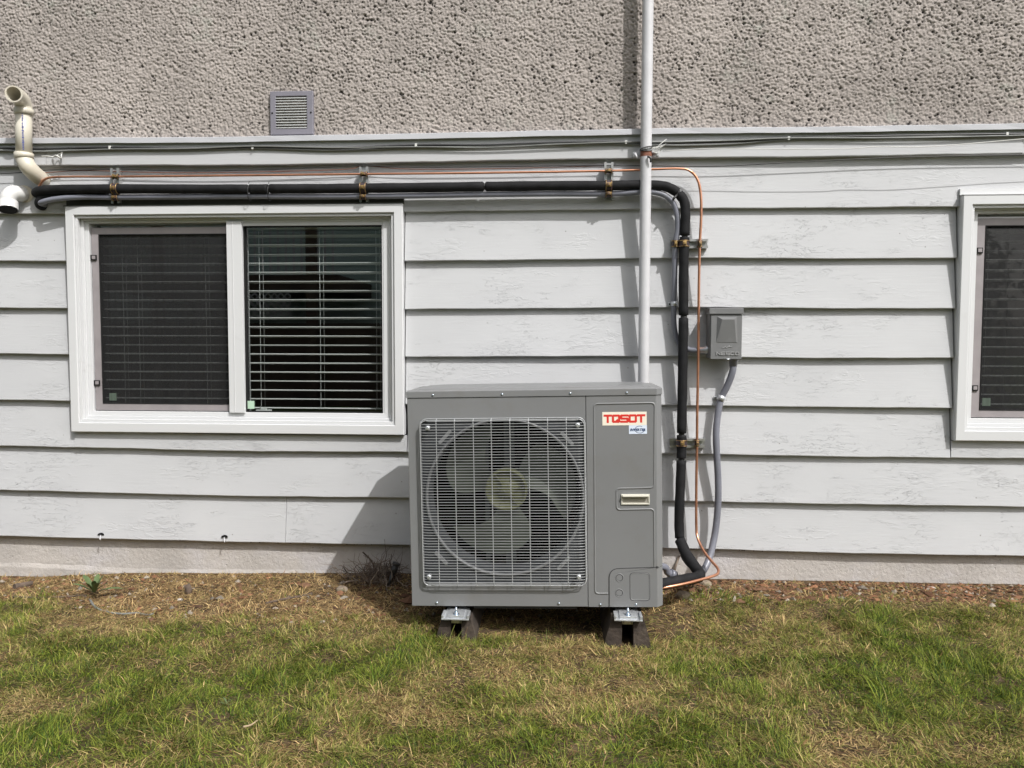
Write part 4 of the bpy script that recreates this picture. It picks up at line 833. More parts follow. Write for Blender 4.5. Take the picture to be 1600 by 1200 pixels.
text_part('INVERTER', sh_*.40, s0[0]+sw*.06, -.0012, s0[1]+sh_*.34, M['navy'], sp_panel, 'lettering', .22, sw*.86)
for a0, a1, w0 in ((200, 355, 1), (20, 175, 1)):
    pts = [(s0[0]+sw*.60+sw*.27*math.cos(math.radians(a)), s0[1]+sh_*.5+sh_*.40*math.sin(math.radians(a))) for a in np.linspace(a0 if a0 > 100 else 60, a1 if a0 > 100 else 180, 14)]
    groove(pts, .0009, 'swoosh', M['navy'], sp_panel, y0=-.0010, hgt=.0002)
for zx, zy in ((172, 986), (697, 990), (873, 995), (1024, 995)):
    c = LXZ(zx, zy); mb = MB(); mb.tube([(c[0], -.001, c[1]), (c[0], -.003, c[1]), (c[0], -.0044, c[1])], [.0048, .0045, .0024], 8); ap('screw', mb, M['bolt'])
# fan: motor, hub, three swept blades
YF = .085
fan = MB(); fan.tube([(ccx, YF+.05, ccz+.008), (ccx, YF-.004, ccz+.008), (ccx, YF-.016, ccz+.008)], [.075, .079, .074], 40, True); 
fx, fz = lx(463, 520), lz(520, 463)
fan = MB(); pr = [(.076, .05), (.080, .0), (.079, -.014), (.072, -.018), (.070, -.004), (.030, -.002), (.026, -.014), (.010, -.016), (.0, -.016)]
seg = 40; vs = []
for r, y in pr: vs += [(fx+r*math.cos(2*math.pi*k/seg), YF+y, fz+r*math.sin(2*math.pi*k/seg)) for k in range(seg)]
fan.add(vs, [(i*seg+k, i*seg+(k+1) % seg, (i+1)*seg+(k+1) % seg, (i+1)*seg+k) for i in range(len(pr)-1) for k in range(seg)], True)
for k in range(6):
    a = k*math.pi/3+.1; d = Vector((math.cos(a), 0, math.sin(a))); n = Vector((-d.z, 0, d.x)); c = Vector((fx, YF, fz)); pp = [c+d*.026+n*.0015, c+d*.071+n*.0015, c+d*.071-n*.0015, c+d*.026-n*.0015]
    fan.prism([(p.x, p.z) for p in pp], YF-.012, YF)
fan.tube([(fx, YF-.016, fz), (fx, YF-.024, fz)], .0085, 6)
fan = ap('fan_hub', fan, M['hub'])
def blade(a0):
    mb = MB(); nr, na = 10, 10; vs = []
    for i in range(nr+1):
        t_ = i/nr; r = .070+(.262-.070)*t_
        span = math.radians(52+34*t_-26*max(0, t_-.7)/.3*t_); lead = a0+math.radians(-34*t_*t_+6*t_)
        for k in range(na+1):
            u = k/na; a = lead+span*(u-.5); rr = r*(1-.06*(t_**3)*(2*u-1)**2)
            y = YF+.012+(u-.5)*.05*(1-.3*t_)+.012*math.sin(u*math.pi)
            vs.append((fx+rr*math.cos(a), y, fz+rr*math.sin(a)))
    m = len(vs); vs += [(x, y+.003, z) for x, y, z in vs]
    fs = [(i*(na+1)+k, i*(na+1)+k+1, (i+1)*(na+1)+k+1, (i+1)*(na+1)+k) for i in range(nr) for k in range(na)]; fs += [tuple(c+m for c in f[::-1]) for f in fs]
    mb.add(vs, fs, True); return ap('fan_blade', mb, M['blade'], ac)
for a0 in (158, 30, -88): blade(math.radians(a0))
mb = MB(); mb.tube([(fx, YF+.05, fz), (fx, AD-.08, fz)], .06, 24); ap('fan_motor', mb, M['coil'])
mb = MB(); mb.box((fx-.02, AD-.09, .01), (fx+.02, AD-.08, AH-.01)).box((fx-.10, AD-.09, .01), (fx-.085, AD-.08, AH-.01)); ap('motor_bracket', mb, M['ac_in'])
# grille
YG = -.026
mb = MB()
def cage(x0, x1, z0, z1, y, r): return [(x, y, z) for x, z in rrect(x0, z0, x1, z1, r, 6)]
def loop(mb, pts, r): mb.tube(pts+[pts[0], pts[1]], r, 6, False)
loop(mb, cage(GX0, GX1, GZ0, GZ1, -.001, 30*U), .0020); loop(mb, cage(GX0+.004, GX1-.004, GZ0+.004, GZ1-.004, YG+.006, 26*U), .0018)
gr = ap('fan_grille', mb, M['wire'])
nw = 60; pitch_ = (GZ1-GZ0-.014)/(nw-1); base = None
for k in range(nw):
    zz = GZ0+.007+pitch_*k
    edge = .0
    dzc = min(k, nw-1-k)*pitch_; sh = 0 if dzc > 28*U else 28*U-math.sqrt(max(0, (28*U)**2-(28*U-dzc)**2))
    if base is None or sh > 0:
        x0, x1 = GX0+sh, GX1-sh
        mb = MB(); mb.tube([(x0, -.001, 0), (x0+.0015, YG*.45, 0), (x0+.010, YG*.85, 0), (x0+.028, YG, 0), (x1-.028, YG, 0), (x1-.010, YG*.85, 0), (x1-.0015, YG*.45, 0), (x1, -.001, 0)], .00105, 5, False)
        o = ap('grille_wire', mb, M['wire'], gr); o.location = (0, 0, zz)
        if sh == 0: base = o
    else:
        o = base.copy(); COL.objects.link(o); o.parent = gr; o.location = (random.uniform(-.0004, .0004), 0, zz+random.uniform(-.0003, .0003))
base = None
for zx in (180, 258, 337, 413, 492, 570, 650, 728):
    x = lx(zx, 550)
    if base is None:
        mb = MB(); mb.tube([(0, -.001, GZ0), (0, YG*.5, GZ0-.0005), (0, YG+.002, GZ0+.006), (0, YG+.0024, GZ0+.02), (0, YG+.0024, GZ1-.02), (0, YG+.002, GZ1-.006), (0, YG*.5, GZ1+.0005), (0, -.001, GZ1)], .0015, 6, False)
        base = ap('grille_wire', mb, M['wire'], gr); base.location = (x, 0, 0)
    else:
        o = base.copy(); COL.objects.link(o); o.parent = gr; o.location = (x, 0, 0)
for zx, zy in ((137, 232), (768, 230), (143, 865), (780, 868)):
    c = LXZ(zx, zy); mb = MB(); mb.tube([(c[0], .0, c[1]), (c[0], YG-.001, c[1]), (c[0], YG-.004, c[1])], [.006, .009, .005], 10); ap('grille_screw', mb, M['steel'], gr)

# ---- feet: long rubber blocks with strut inset and galvanised bracket
def foot(zx, zy, label, w_top, w_bot, zbot):
    c = ROT @ Vector((lx(zx, 1000), 0, 0)); t = thing('support_block', label, 'support block', (c.x, c.y, -.03), 'blocks under the outdoor unit')
    zt = c.z-.030; y0, y1 = c.y-.045, c.y+AD+.05; cx = c.x
    for s_ in (-1, 1):
        mb = MB(); A = [(cx+s_*.020, zt), (cx+s_*w_top/2, zt), (cx+s_*(w_top/2+w_bot/2)/2*1.02, (zt+zbot)/2+.01), (cx+s_*w_bot/2, zbot), (cx+s_*.022, zbot)]
        mb.prism(A, y0, y1); o = mb.build('block_half', M['block'], t)
    mb = MB(); mb.box((cx-.024, y0+.02, zbot), (cx+.024, y1, zbot+.035)); mb.box((cx-.0195, y0+.004, zbot), (cx+.0195, y0+.03, zbot+.030)); mb.build('block_web', M['block'], t)
    mb = MB(); mb.box((cx-.019, y0+.012, zt-.022), (cx-.016, y1, zt+.001)).box((cx+.016, y0+.012, zt-.022), (cx+.019, y1, zt+.001)).box((cx-.016, y0+.012, zt-.022), (cx+.016, y1, zt-.019)); mb.box((cx-.014, y0+.006, zt-.018), (cx+.012, y0+.010, zt-.004)); mb.build('strut_rail', M['zinc'], t)
    mb = MB(); a = c.y-.028; hw = .050
    mb.add([(cx-hw, a-.040, zt+.002), (cx+hw, a-.040, zt+.002), (cx+hw*.82, a+.06, zt+.010), (cx-hw*.82, a+.06, zt+.010), (cx-hw, a-.040, zt+.0055), (cx+hw, a-.040, zt+.0055), (cx+hw*.82, a+.06, zt+.0135), (cx-hw*.82, a+.06, zt+.0135)], [(0, 3, 2, 1), (4, 5, 6, 7), (0, 1, 5, 4), (1, 2, 6, 5), (2, 3, 7, 6), (3, 0, 4, 7)])
    mb.box((cx-.030, a-.030, zt+.007), (cx+.030, a+.05, zt+.015), .001); mb.box((cx-hw, a-.038, zt+.005), (cx-hw+.008, a+.02, zt+.018), .001).box((cx+hw-.008, a-.038, zt+.005), (cx+hw, a+.02, zt+.018), .001); mb.build('bracket', M['steel'], t)
    mb = MB(); mb.tube([(cx, a-.012, zt+.014), (cx, a-.012, zt+.0155)], .013, 12).tube([(cx, a-.012, zt+.0155), (cx, a-.012, zt+.0225)], .0085, 6).tube([(cx, a-.012, zt+.022), (cx, a-.012, zt+.036)], .0042, 8).tube([(cx, a-.012, zt+.036), (cx, a-.012, zt+.041)], [.0042, .003], 8); mb.build('bolt', M['bolt'], t)
foot(262, 1003, 'dark brown block with galvanised bracket under the left end of the outdoor unit', .105, .165, -.09)
foot(985, 1012, 'dark brown block with galvanised bracket under the right end of the outdoor unit', .115, .185, -.09)

# ================================================================== GROUND
def vnoise(x, y, s, seed):
    r = np.random.default_rng(seed); g = r.random((96, 96)); u = (x*s) % 95; v = (y*s) % 95; i = u.astype(int); j = v.astype(int); a = u-i; b = v-j; a = a*a*(3-2*a); b = b*b*(3-2*b)
    return (g[j, i]*(1-a)+g[j, i+1]*a)*(1-b)+(g[j+1, i]*(1-a)+g[j+1, i+1]*a)*b
WX = [-8, -2.4, -2.0, -1.0, -.5, 0, .8, 2.2, 8]; WZ = [W(20, 899).z]*2+[W(150, 893).z, W(400, 893).z, W(600, 894).z, W(800, 900).z, W(1110, 903).z, W(1600, 914).z, W(1600, 914).z]
def gz(x, y):
    x = np.asarray(x, float); y = np.asarray(y, float)
    wz = np.interp(x, WX, WZ); t = np.clip(-y/.75, 0, 1); t = t*t*(3-2*t)
    base = wz*(1-t)+(-.025)*t
    base = base - .02*np.clip((-y-1.2)/3, 0, 1)
    n_ = (vnoise(x+20, y+20, 2.1, 1)-.5)*.030+(vnoise(x+20, y+20, 6.3, 2)-.5)*.014+(vnoise(x+20, y+20, 19, 3)-.5)*.007
    fade = np.clip(-y/.12, .25, 1)
    dip = -.035*np.exp(-(((x-.02)/.55)**2+((y+.45)/.28)**2)*1.2)
    return base+n_*fade+dip
gx = np.concatenate([np.linspace(-120, -4, 24), np.linspace(-3.9, 3.9, 340), np.linspace(4, 120, 24)]); gy = np.concatenate([np.linspace(-120, -4, 24), np.linspace(-3.9, .06, 180)])
X_, Y_ = np.meshgrid(gx, gy); Zg = gz(X_, Y_); g = grid_mesh('ground', X_, Y_, Zg, M['soil']); tag(g, kind='structure')
# the neighbouring lawn continues as one sheet a little above the bare soil, beyond the modelled blades
X2, Y2 = np.meshgrid(np.linspace(-60, 60, 60), np.linspace(-60, -3.2, 60)); o = grid_mesh('lawn', X2, Y2, gz(X2, Y2)+.03, M['lawn_far']); tag(o, kind='structure')

PATCH = []   # (x, y, radius, dryness)
def P_(px, py, r, v, sx=1.8): c = G(px, py, -.02); PATCH.append((c.x, c.y, r, v*(.55 if v < 0 else .85), sx))
P_(170, 965, .10, .9, 3.5); P_(560, 960, .12, .5, 2.5); P_(40, 1100, .09, .75); P_(640, 1112, .09, .8, 2); P_(500, 1160, .05, .6, 3); P_(1350, 1165, .10, .9, 1.6); P_(1010, 1085, .12, .4); P_(800, 1030, .22, .25, 2); P_(1180, 980, .16, .35, 2.5)
P_(250, 1030, .16, -.4, 2); P_(400, 1130, .22, -.45, 2); P_(880, 1180, .16, -.5, 2.4); P_(1500, 1050, .2, -.45, 1.8); P_(1280, 1150, .1, -.3); P_(600, 1040, .12, -.3, 1.5); P_(700, 970, .1, -.2, 1.5); P_(1560, 1170, .1, .5); P_(120, 1170, .12, -.3); P_(60, 950, .12, -.15, 2)
def dryness(x, y):
    d = .40+(vnoise(x+30, y+30, 1.3, 11)-.5)*.30+(vnoise(x+30, y+30, 4.2, 12)-.5)*.55+(vnoise(x+30, y+30, 13, 13)-.5)*.60+(vnoise(x+30, y+30, 34, 14)-.5)*.35
    for cx, cyy, r, v, sx in PATCH: d = d+v*np.exp(-(((x-cx)/(r*sx))**2+((y-cyy)/r)**2))
    d = d+.45*np.clip(1-(-y-.02)/.62, 0, 1)*(1-.35*np.clip((x-.8)/.8, 0, 1))
    return np.clip(d, 0, 1)
MARGIN = lambda x: np.interp(x, [-3, -2.2, -1.6, -.8, -.5, .5, .8, 1.6, 2.4, 3], [.28, .32, .48, .50, .46, .22, .24, .20, .24, .24])
def blades(name, N, xr, yr, lenr, wid, lay, cols, keep, label, nseg=3, seed=5, matn=None):
    r = np.random.default_rng(seed); x = r.uniform(*xr, N); y = r.uniform(*yr, N); k = keep(x, y, r.random(N)); x, y = x[k], y[k]; n = len(x)
    dr = dryness(x, y); L = r.uniform(*lenr, n)*(1-.25*dr)*(.55+.9*vnoise(x+50, y+50, 11, 61)); az = np.where(r.random(n) < .6, 9*vnoise(x+33, y+33, 8, 62)+14*vnoise(x+33, y+33, 2.5, 63)+r.normal(0, .7, n), r.uniform(0, 2*np.pi, n)); la = np.clip(r.normal(lay, .42, n)+.35*dr, .03, 1.50); curl = r.uniform(.1, 1.1, n)
    z = gz(x, y)+r.uniform(-.003, .004, n); w = wid*r.uniform(.6, 1.3, n)
    side = az+np.pi/2+r.normal(0, .5, n); co = np.zeros((n, 2*nseg+1, 3), np.float32); px_, py_, pz_ = x.copy(), y.copy(), z.copy()
    for s_ in range(nseg+1):
        t = s_/nseg; ww = w*(1-t)**.6*.5
        if s_ < nseg:
            co[:, 2*s_] = np.stack([px_+np.cos(side)*ww, py_+np.sin(side)*ww, pz_], 1); co[:, 2*s_+1] = np.stack([px_-np.cos(side)*ww, py_-np.sin(side)*ww, pz_], 1)
        else: co[:, 2*nseg] = np.stack([px_, py_, pz_], 1)
        th = np.clip(la+curl*t, 0, 1.75); st_ = L/nseg; px_ = px_+np.sin(th)*np.cos(az)*st_; py_ = py_+np.sin(th)*np.sin(az)*st_; pz_ = pz_+np.cos(th)*st_
    co[:, :, 1] = np.minimum(co[:, :, 1], -.02)
    lim = gz(co[:, :, 0].ravel(), co[:, :, 1].ravel()).reshape(n, -1)+.001; co[:, :, 2] = np.maximum(co[:, :, 2], lim)
    nv = 2*nseg+1; fl = []; 
    for s_ in range(nseg-1): fl.append([2*s_, 2*s_+1, 2*s_+3, 2*s_+2])
    b = (np.arange(n)*nv)[:, None]
    q = np.concatenate([b+np.array(f)[None] for f in fl], 0).reshape(-1) if fl else np.zeros(0, int); tr = (b+np.array([2*nseg-2, 2*nseg-1, 2*nseg])[None]).reshape(-1)
    nq, nt_ = len(q)//4, len(tr)//3; li = np.concatenate([q, tr]).astype(np.int32); ls = np.concatenate([np.arange(nq)*4, nq*4+np.arange(nt_)*3]).astype(np.int32); lt = np.concatenate([np.full(nq, 4), np.full(nt_, 3)]).astype(np.int32)
    me = bpy.data.meshes.new(name); me.vertices.add(n*nv); me.vertices.foreach_set('co', co.ravel()); me.loops.add(len(li)); me.loops.foreach_set('vertex_index', li); me.polygons.add(nq+nt_); me.polygons.foreach_set('loop_start', ls); me.polygons.foreach_set('loop_total', lt); me.polygons.foreach_set('use_smooth', np.ones(nq+nt_, bool)); me.update()
    c = cols(dr, r, n, x, y); ca = np.ones((n, nv, 4), np.float32); ca[:, :, :3] = c[:, None, :]
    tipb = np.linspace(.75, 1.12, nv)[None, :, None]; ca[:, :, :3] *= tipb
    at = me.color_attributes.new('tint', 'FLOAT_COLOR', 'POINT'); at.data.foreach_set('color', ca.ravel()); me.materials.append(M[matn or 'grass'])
    o = bpy.data.objects.new(name, me); COL.objects.link(o); tag(o, label, 'grass', kind='stuff'); return o
M['grass'] = attr_mat('grass_blade', .6, .22, .15); M['straw'] = attr_mat('straw', .75, .08, .1)
GA = np.array([.080, .145, .014]); GB = np.array([.270, .290, .045]); GC = np.array([.040, .085, .020]); DA = np.array([.47, .345, .165]); DB_ = np.array([.30, .285, .085]); DC_ = np.array([.24, .13, .06])
def gcols(dr, r, n, x, y):
    g_ = GA+(GB-GA)*r.random((n, 1)); dk = r.random((n, 1)) < .22; g_ = np.where(dk, GC, g_)
    d_ = DA+(DB_-DA)*(r.random((n, 1))**np.clip(dr[:, None]*1.6, .25, 2.2)); d_ = np.where(r.random((n, 1)) < .2, DC_, d_)
    f = (r.random(n) < np.clip(dr*1.05-.12, .04, .96))[:, None]; mixv = np.clip(dr*.55, 0, .5)[:, None]
    c = np.where(f, d_, g_*(1-mixv)+DB_*mixv); return c*r.uniform(.30, 1.6, (n, 1))
def inblock(x, y):
    m = np.zeros(len(x), bool)
    for zx in (262, 985):
        c = ROT @ Vector((lx(zx, 1000), 0, 0)); m |= (abs(x-c.x) < .07) & (y > c.y-.046)
    return m
def gkeep(x, y, u):
    mg = MARGIN(x)+(vnoise(x+9, y+9, 5, 21)-.5)*.18; lawn = (-y) > mg
    under = (x > -.42) & (x < .52) & (y > -.60) & (y < -.2)
    near = np.clip(((-y)-mg)/.25, 0, 1); dens = .45+.55*near
    dens = np.where(lawn, dens, .02+.03*(vnoise(x+9, y+9, 7, 22) > .62)*3); dens = np.where(under, dens*.25, dens)
    clump = .15+1.15*vnoise(x+40, y+40, 19, 23); return (u < dens*clump) & ~inblock(x, y)
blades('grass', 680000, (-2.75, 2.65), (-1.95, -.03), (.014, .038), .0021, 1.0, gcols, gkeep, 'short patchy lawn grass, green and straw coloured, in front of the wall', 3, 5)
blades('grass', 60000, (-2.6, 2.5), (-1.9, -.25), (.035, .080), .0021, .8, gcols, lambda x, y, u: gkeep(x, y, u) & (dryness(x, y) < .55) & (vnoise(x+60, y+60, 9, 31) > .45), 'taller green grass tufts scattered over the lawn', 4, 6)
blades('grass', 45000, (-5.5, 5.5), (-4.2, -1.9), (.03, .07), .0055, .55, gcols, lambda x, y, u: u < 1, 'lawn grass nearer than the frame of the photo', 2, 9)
def scols(dr, r, n, x, y):
    c = DA*1.35+(DC_*.7-DA*1.35)*r.random((n, 1))**.8; return c*r.uniform(.5, 1.4, (n, 1))
def skeep(x, y, u):
    mg = MARGIN(x)+.12; d = np.where((-y) < mg, 1.0, .45*dryness(x, y)); d = np.where((x > .5) & ((-y) < mg), .32, d); return (u < d) & ~inblock(x, y)
blades('dry_straw', 190000, (-2.75, 2.65), (-1.9, -.02), (.015, .055), .0030, 1.35, scols, skeep, 'flattened dead straw and clippings littering the bare strip by the wall', 2, 7, 'straw')
# bark chips and pebbles
def chips(name, N, yr, size, cols, label, cat, seed, flat=.35, m_='straw', cluster=None):
    r = np.random.default_rng(seed); x = r.uniform(-2.7, 2.6, N); y = -MARGIN(x)*1.15*r.random(N)**.9-.02
    if cluster is not None: k = cluster(x, y, r.random(N)); x, y = x[k], y[k]
    n = len(x); s_ = size*r.lognormal(0, .45, n); z = gz(x, y)+s_*flat*.3
    tv = np.array([(1, 0, 0), (.3, .9, .1), (-.8, .5, 0), (-.9, -.5, 0), (.2, -.95, 0), (.1, .05, 1), (0, 0, -1)], float); tf = [(0, 1, 5), (1, 2, 5), (2, 3, 5), (3, 4, 5), (4, 0, 5), (1, 0, 6), (2, 1, 6), (3, 2, 6), (4, 3, 6), (0, 4, 6)]
    v = tv[None]*(1+r.normal(0, .22, (n, 7, 3))); v[:, :, 2] *= flat; v[:, :, 1] *= r.uniform(.35, .9, (n, 1)); a = r.uniform(0, 6.28, n); tl = r.normal(0, .35, n)
    zz = v[:, :, 2]+v[:, :, 0]*np.sin(tl)[:, None]*.6; xx = v[:, :, 0]*np.cos(a)[:, None]-v[:, :, 1]*np.sin(a)[:, None]; yy = v[:, :, 0]*np.sin(a)[:, None]+v[:, :, 1]*np.cos(a)[:, None]
    co = np.stack([xx*s_[:, None]+x[:, None], yy*s_[:, None]+y[:, None], zz*s_[:, None]+z[:, None]], -1).astype(np.float32)
    f = (np.array(tf)[None]+(np.arange(n)*7)[:, None, None]).reshape(-1, 3); me = bpy.data.meshes.new(name); me.from_pydata(co.reshape(-1, 3), [], f.tolist())
    c = cols(r, n); ca = np.ones((n, 7, 4), np.float32); ca[:, :, :3] = c[:, None]; at = me.color_attributes.new('tint', 'FLOAT_COLOR', 'POINT'); at.data.foreach_set('color', ca.ravel()); me.materials.append(M[m_])
    o = bpy.data.objects.new(name, me); COL.objects.link(o); tag(o, label, cat, kind='stuff')
chips('bark_mulch', 9000, None, .0075, lambda r, n: (np.array([.22, .11, .06])+(np.array([.10, .06, .04])-np.array([.22, .11, .06]))*r.random((n, 1)))*r.uniform(.6, 1.5, (n, 1)), 'red brown bark mulch along the foot of the foundation', 'mulch', 41, .35, 'straw', lambda x, y, u: u < np.where(x > .45, 1, .35))
chips('pebbles', 900, None, .0065, lambda r, n: np.array([.30, .26, .21])*r.uniform(.5, 1.3, (n, 1)), 'small pale pebbles in the soil beside the wall', 'pebbles', 42, .6)

# ---- single things on the ground
def rock(px, py, s_, label, m_, seed, z=.0, sq=(1, .8, .6)):
    c = G(px, py, z); c.z = float(gz(c.x, c.y)); rr = random.Random(seed); bm = bmesh.new(); bmesh.ops.create_icosphere(bm, subdivisions=2, radius=s_)
    for v in bm.verts: v.co = Vector((v.co.x*sq[0], v.co.y*sq[1], v.co.z*sq[2]))*(1+rr.uniform(-.13, .13))+c+Vector((0, 0, s_*sq[2]*.35))
    mb = MB(); mb.bm(bm); o = mb.build('stone', m_, off=c); o.location = c; tag(o, label, 'stone'); return o
rock(534, 921, .026, 'rounded brown stone beside the dead root clump', M['stone'], 1)
rock(1102, 917, .028, 'tan stone against the foot of the grey conduit', M['stone'], 2)
rock(1068, 932, .034, 'crumbly ochre stone just right of the outdoor unit', M['stone'], 3)
rock(281, 929, .012, 'small white stone in the straw below the left window', M['pale_stone'], 4)
rock(476, 913, .010, 'tiny white stone near the shadow edge of the outdoor unit', M['pale_stone'], 5)
rock(1455, 924, .014, 'flat tan stone in the mulch, below the right window', M['pale_stone'], 6, sq=(1.3, .8, .4))
rock(1363, 924, .012, 'small pinkish stone in the mulch left of the right window', M['stone'], 8, sq=(1, .8, .6))
def at(px, py, dz=0): c = G(px, py, 0.0); c.z = float(gz(c.x, c.y))+dz; return c
def ground_tube(name, label, cat, m_, pts, r, dz=.006, n=6):
    mb = MB(); P3 = [at(x, y, dz) for x, y in pts]; pp = spline(P3, n); mb.tube(pp, [r*(1-.3*i/len(pp)) for i in range(len(pp))], 7); o = mb.build(name, m_, off=P3[0]); o.location = P3[0]; tag(o, label, cat)
ground_tube('grey_rope', 'weathered grey rope lying in the straw beside the weed', 'rope', M['greycable'], [(140, 925), (148, 938), (165, 944), (190, 948), (212, 947), (230, 952), (243, 950)], .005, .003)
ground_tube('dead_branch', 'thin dead brown branch lying left of the weed', 'branch', M['bark'], [(20, 924), (60, 925), (100, 924), (135, 920)], .004)
ground_tube('dead_branch', 'straight grey stick on the straw left of the dead root clump', 'branch', M['bark'], [(415, 937), (440, 932), (470, 927), (488, 923)], .005)
ground_tube('dead_branch', 'bleached thin stick on the grass near the bottom left', 'branch', M['straw_stick'], [(380, 1140), (392, 1136), (402, 1128)], .003, .03)
ground_tube('dead_branch', 'dark lump of old root at the foot of the foundation, far left', 'branch', M['bark'], [(22, 906), (34, 903), (50, 899)], .016, .008)
c = at(295, 919); mb = MB(); mb.tube([c+Vector((0, 0, -.01)), c+Vector((-.002, 0, .02)), c+Vector((-.008, 0, .036))], [.017, .015, .012], 9); o = mb.build('stump', M['bark'], off=c); o.location = c; tag(o, 'short brown stub of cut stem in the straw below the left window', 'stump')
# weed with broad leaves
def weed(px, py, n, L, label, seed):
    c = at(px, py, L*.2); rr = random.Random(seed); t = thing('weed', label, 'weed', tuple(c)); 
    for k in range(n):
        a = k*2.4+rr.uniform(-.3, .3); el = rr.uniform(.35, 1.2); l = L*rr.uniform(.7, 1.1); w = l*.13; mb = MB(); vs = []
        d = Vector((math.cos(a)*math.cos(el), math.sin(a)*math.cos(el), math.sin(el))); sd = Vector((-math.sin(a), math.cos(a), 0))
        for i in range(7):
            s_ = i/6; p = c+Vector((d.x*l*s_, d.y*l*s_, d.z*l*s_-.35*l*s_*s_*.8)); ww = w*math.sin(math.pi*min(1, .12+s_*.88))**.8*(.3+s_)*.9
            vs += [p+sd*ww+Vector((0, 0, ww*.25)), p, p-sd*ww+Vector((0, 0, ww*.25))]
        mb.add(vs, [(i*3+j, i*3+j+1, (i+1)*3+j+1, (i+1)*3+j) for i in range(6) for j in (0, 1)], True); mb.build('leaf', M['weed'], t)
weed(147, 922, 11, .12, 'broad leaved green weed growing by the wall below the left window', 3)
weed(355, 1090, 6, .03, 'tiny broad leaved weed in the grass at the lower left', 5)
# dead root clump: many thin curled twigs
c = at(590, 912); t = thing('dead_shrub', 'tangled dead shrub of brown twigs in the shadow left of the outdoor unit', 'shrub', tuple(c)); rr = random.Random(8)
for k in range(240):
    a = rr.uniform(0, 2*math.pi); l = rr.uniform(.05, .17)*(1.2 if k % 3 == 0 else .8); o0 = c+Vector((rr.gauss(-.015, .065), rr.gauss(.02, .045), rr.uniform(-.005, .045))); el = rr.uniform(.0, 1.3); p = o0.copy(); pts = [p.copy()]; d = Vector((math.cos(a)*math.cos(el), math.sin(a)*math.cos(el), math.sin(el)))
    for s_ in range(5): d = (d+Vector((rr.gauss(0, .35), rr.gauss(0, .35), rr.gauss(-.1, .3)))).normalized(); p = p+d*l/5; p.y = min(p.y, -.02); p.z = max(p.z, float(gz(p.x, p.y))+.002); pts.append(p.copy())
    r0 = rr.uniform(.0010, .0026); mb = MB(); mb.tube(pts, [r0*(1-.13*i) for i in range(6)], 5); mb.build('twig', M['twig'] if k % 2 else M['bark'], t)
pts = [c+Vector(v) for v in ((-.01, .02, .0), (-.02, .03, .05), (-.035, .03, .09), (-.07, .02, .13))]; mb = MB(); mb.tube(spline(pts, 4), .0035, 6); mb.build('twig', M['bark'], t)
c = at(606, 918); t = thing('ground_stake', 'black plastic ground stake leaning beside the dead shrub', 'stake', tuple(c)); k_ = .9
mb = MB(); d = Vector((.030, .02, .085)).normalized(); mb.tube([c, c+d*.06], [.005, .010], 8).tube([c+d*.06, c+d*.095], .014, 10); mb.build('stake', M['black'], t)
mb = MB(); mb.tube([c+d*.095, c+d*.108], .017, 10); mb.build('cap', M['black'], t)

# ================================================================== ACROSS THE YARD (seen mirrored in the window panes)
def Wr(px, py, Y): q = W(px, py, -Y); return Vector((q.x, -Y, q.z))
YN = 9.0
nb = thing('neighbour_house', 'neighbouring house across the lawn with raised deck, mirrored in the window', 'house', (0, -YN-2, 0))
M['nwall'] = mat('neighbour_siding', (.62, .80, .72), .7, var=.06, vscale=2, bump=.02, bscale=3, stretch=(.01, 1, 8))
mb = MB(); mb.box((-14, -YN-6, -.1), (6, -YN-2.2, 5.4)); mb.build('wall', M['nwall'], nb)
for k in range(22): 
    mb = MB(); mb.box((-14, -YN-2.2, .2+k*.23), (6, -YN-2.17, .2+k*.23+.215)); mb.build('siding_board', M['nwall'], nb)
mb = MB(); mb.add([(-14.4, -YN-1.5, 5.3), (6.4, -YN-1.5, 5.3), (6.4, -YN-4.5, 7), (-14.4, -YN-4.5, 7), (6.4, -YN-6.6, 5.3), (-14.4, -YN-6.6, 5.3)], [(0, 1, 2, 3), (3, 2, 4, 5), (0, 3, 5), (1, 4, 2)]); mb.build('roof', M['gasket'], nb)
a, b = Wr(330, 430, YN), Wr(482, 430, YN); zd = a.z
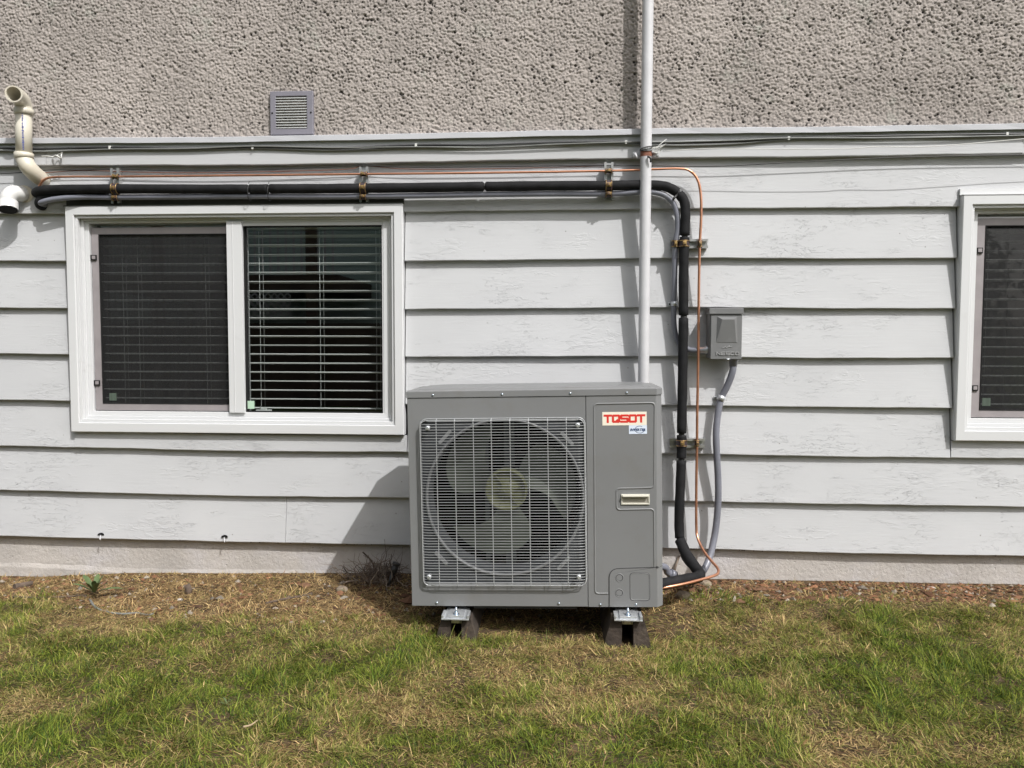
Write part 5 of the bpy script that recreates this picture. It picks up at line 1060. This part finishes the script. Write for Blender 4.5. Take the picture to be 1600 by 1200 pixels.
mb = MB(); mb.box((min(a.x, b.x)-2, -YN-2.2, zd-.25), (b.x+.5, -YN, zd)); mb.build('deck', M['bark'], nb)
for k in range(30):
    x = b.x+.4-k*.13; mb = MB(); mb.box((x, -YN+.01, zd), (x+.03, -YN+.04, zd+.95)); mb.build('baluster', M['vinyl'], nb)
mb = MB(); mb.box((b.x-3.6, -YN, zd+.95), (b.x+.5, -YN+.06, zd+1.0)); mb.build('handrail', M['vinyl'], nb)
for x in (b.x, b.x-2.6): mb = MB(); mb.box((x, -YN, -.1), (x+.16, -YN+.14, 5.3)); mb.build('post', M['bark'], nb)
l0, l1 = Wr(384, 500, YN), Wr(455, 458, YN); mb = MB(); lxa, lxb = sorted((l0.x, l1.x)); hgt = l1.z-l0.z
for k in range(-12, 13):
    for s_ in (1, -1):
        xx = (lxa+lxb)/2+k*.11; pts = []
        a_, b_ = max(lxa, xx-hgt/2), min(lxb, xx+hgt/2)
        if b_-a_ < .03: continue
        z_of = lambda x: (l0.z+l1.z)/2+s_*(x-xx)
        mb.prism([(a_, z_of(a_)-.014), (b_, z_of(b_)-.014), (b_, z_of(b_)+.014), (a_, z_of(a_)+.014)], -YN+.02, -YN+(.03 if s_ > 0 else .035))
mb.build('lattice', M['vinyl'], nb)
mb = MB(); mb.box((-14, -YN-.3, -.1), (6, -YN-.1, l0.z-.05)); mb.build('skirting', M['bark'], nb)
# hedge of leaves
hedge = np.random.default_rng(77); n = 14000; hx = hedge.uniform(-1, 6, n); hh = 2.6+.5*np.sin(hx*1.7); u = hedge.random(n); hz = u*hh; hy = -7.6+hedge.normal(0, .35, n); s_ = .05
v = np.stack([hx, hy, hz], 1)[:, None]+hedge.normal(0, s_, (n, 4, 3)); me = bpy.data.meshes.new('hedge'); me.from_pydata(v.reshape(-1, 3), [], (np.arange(n*4).reshape(n, 4)).tolist()); me.materials.append(M['weed']); o = bpy.data.objects.new('hedge', me); COL.objects.link(o); tag(o, 'green hedge across the lawn behind the camera', 'hedge', kind='stuff')
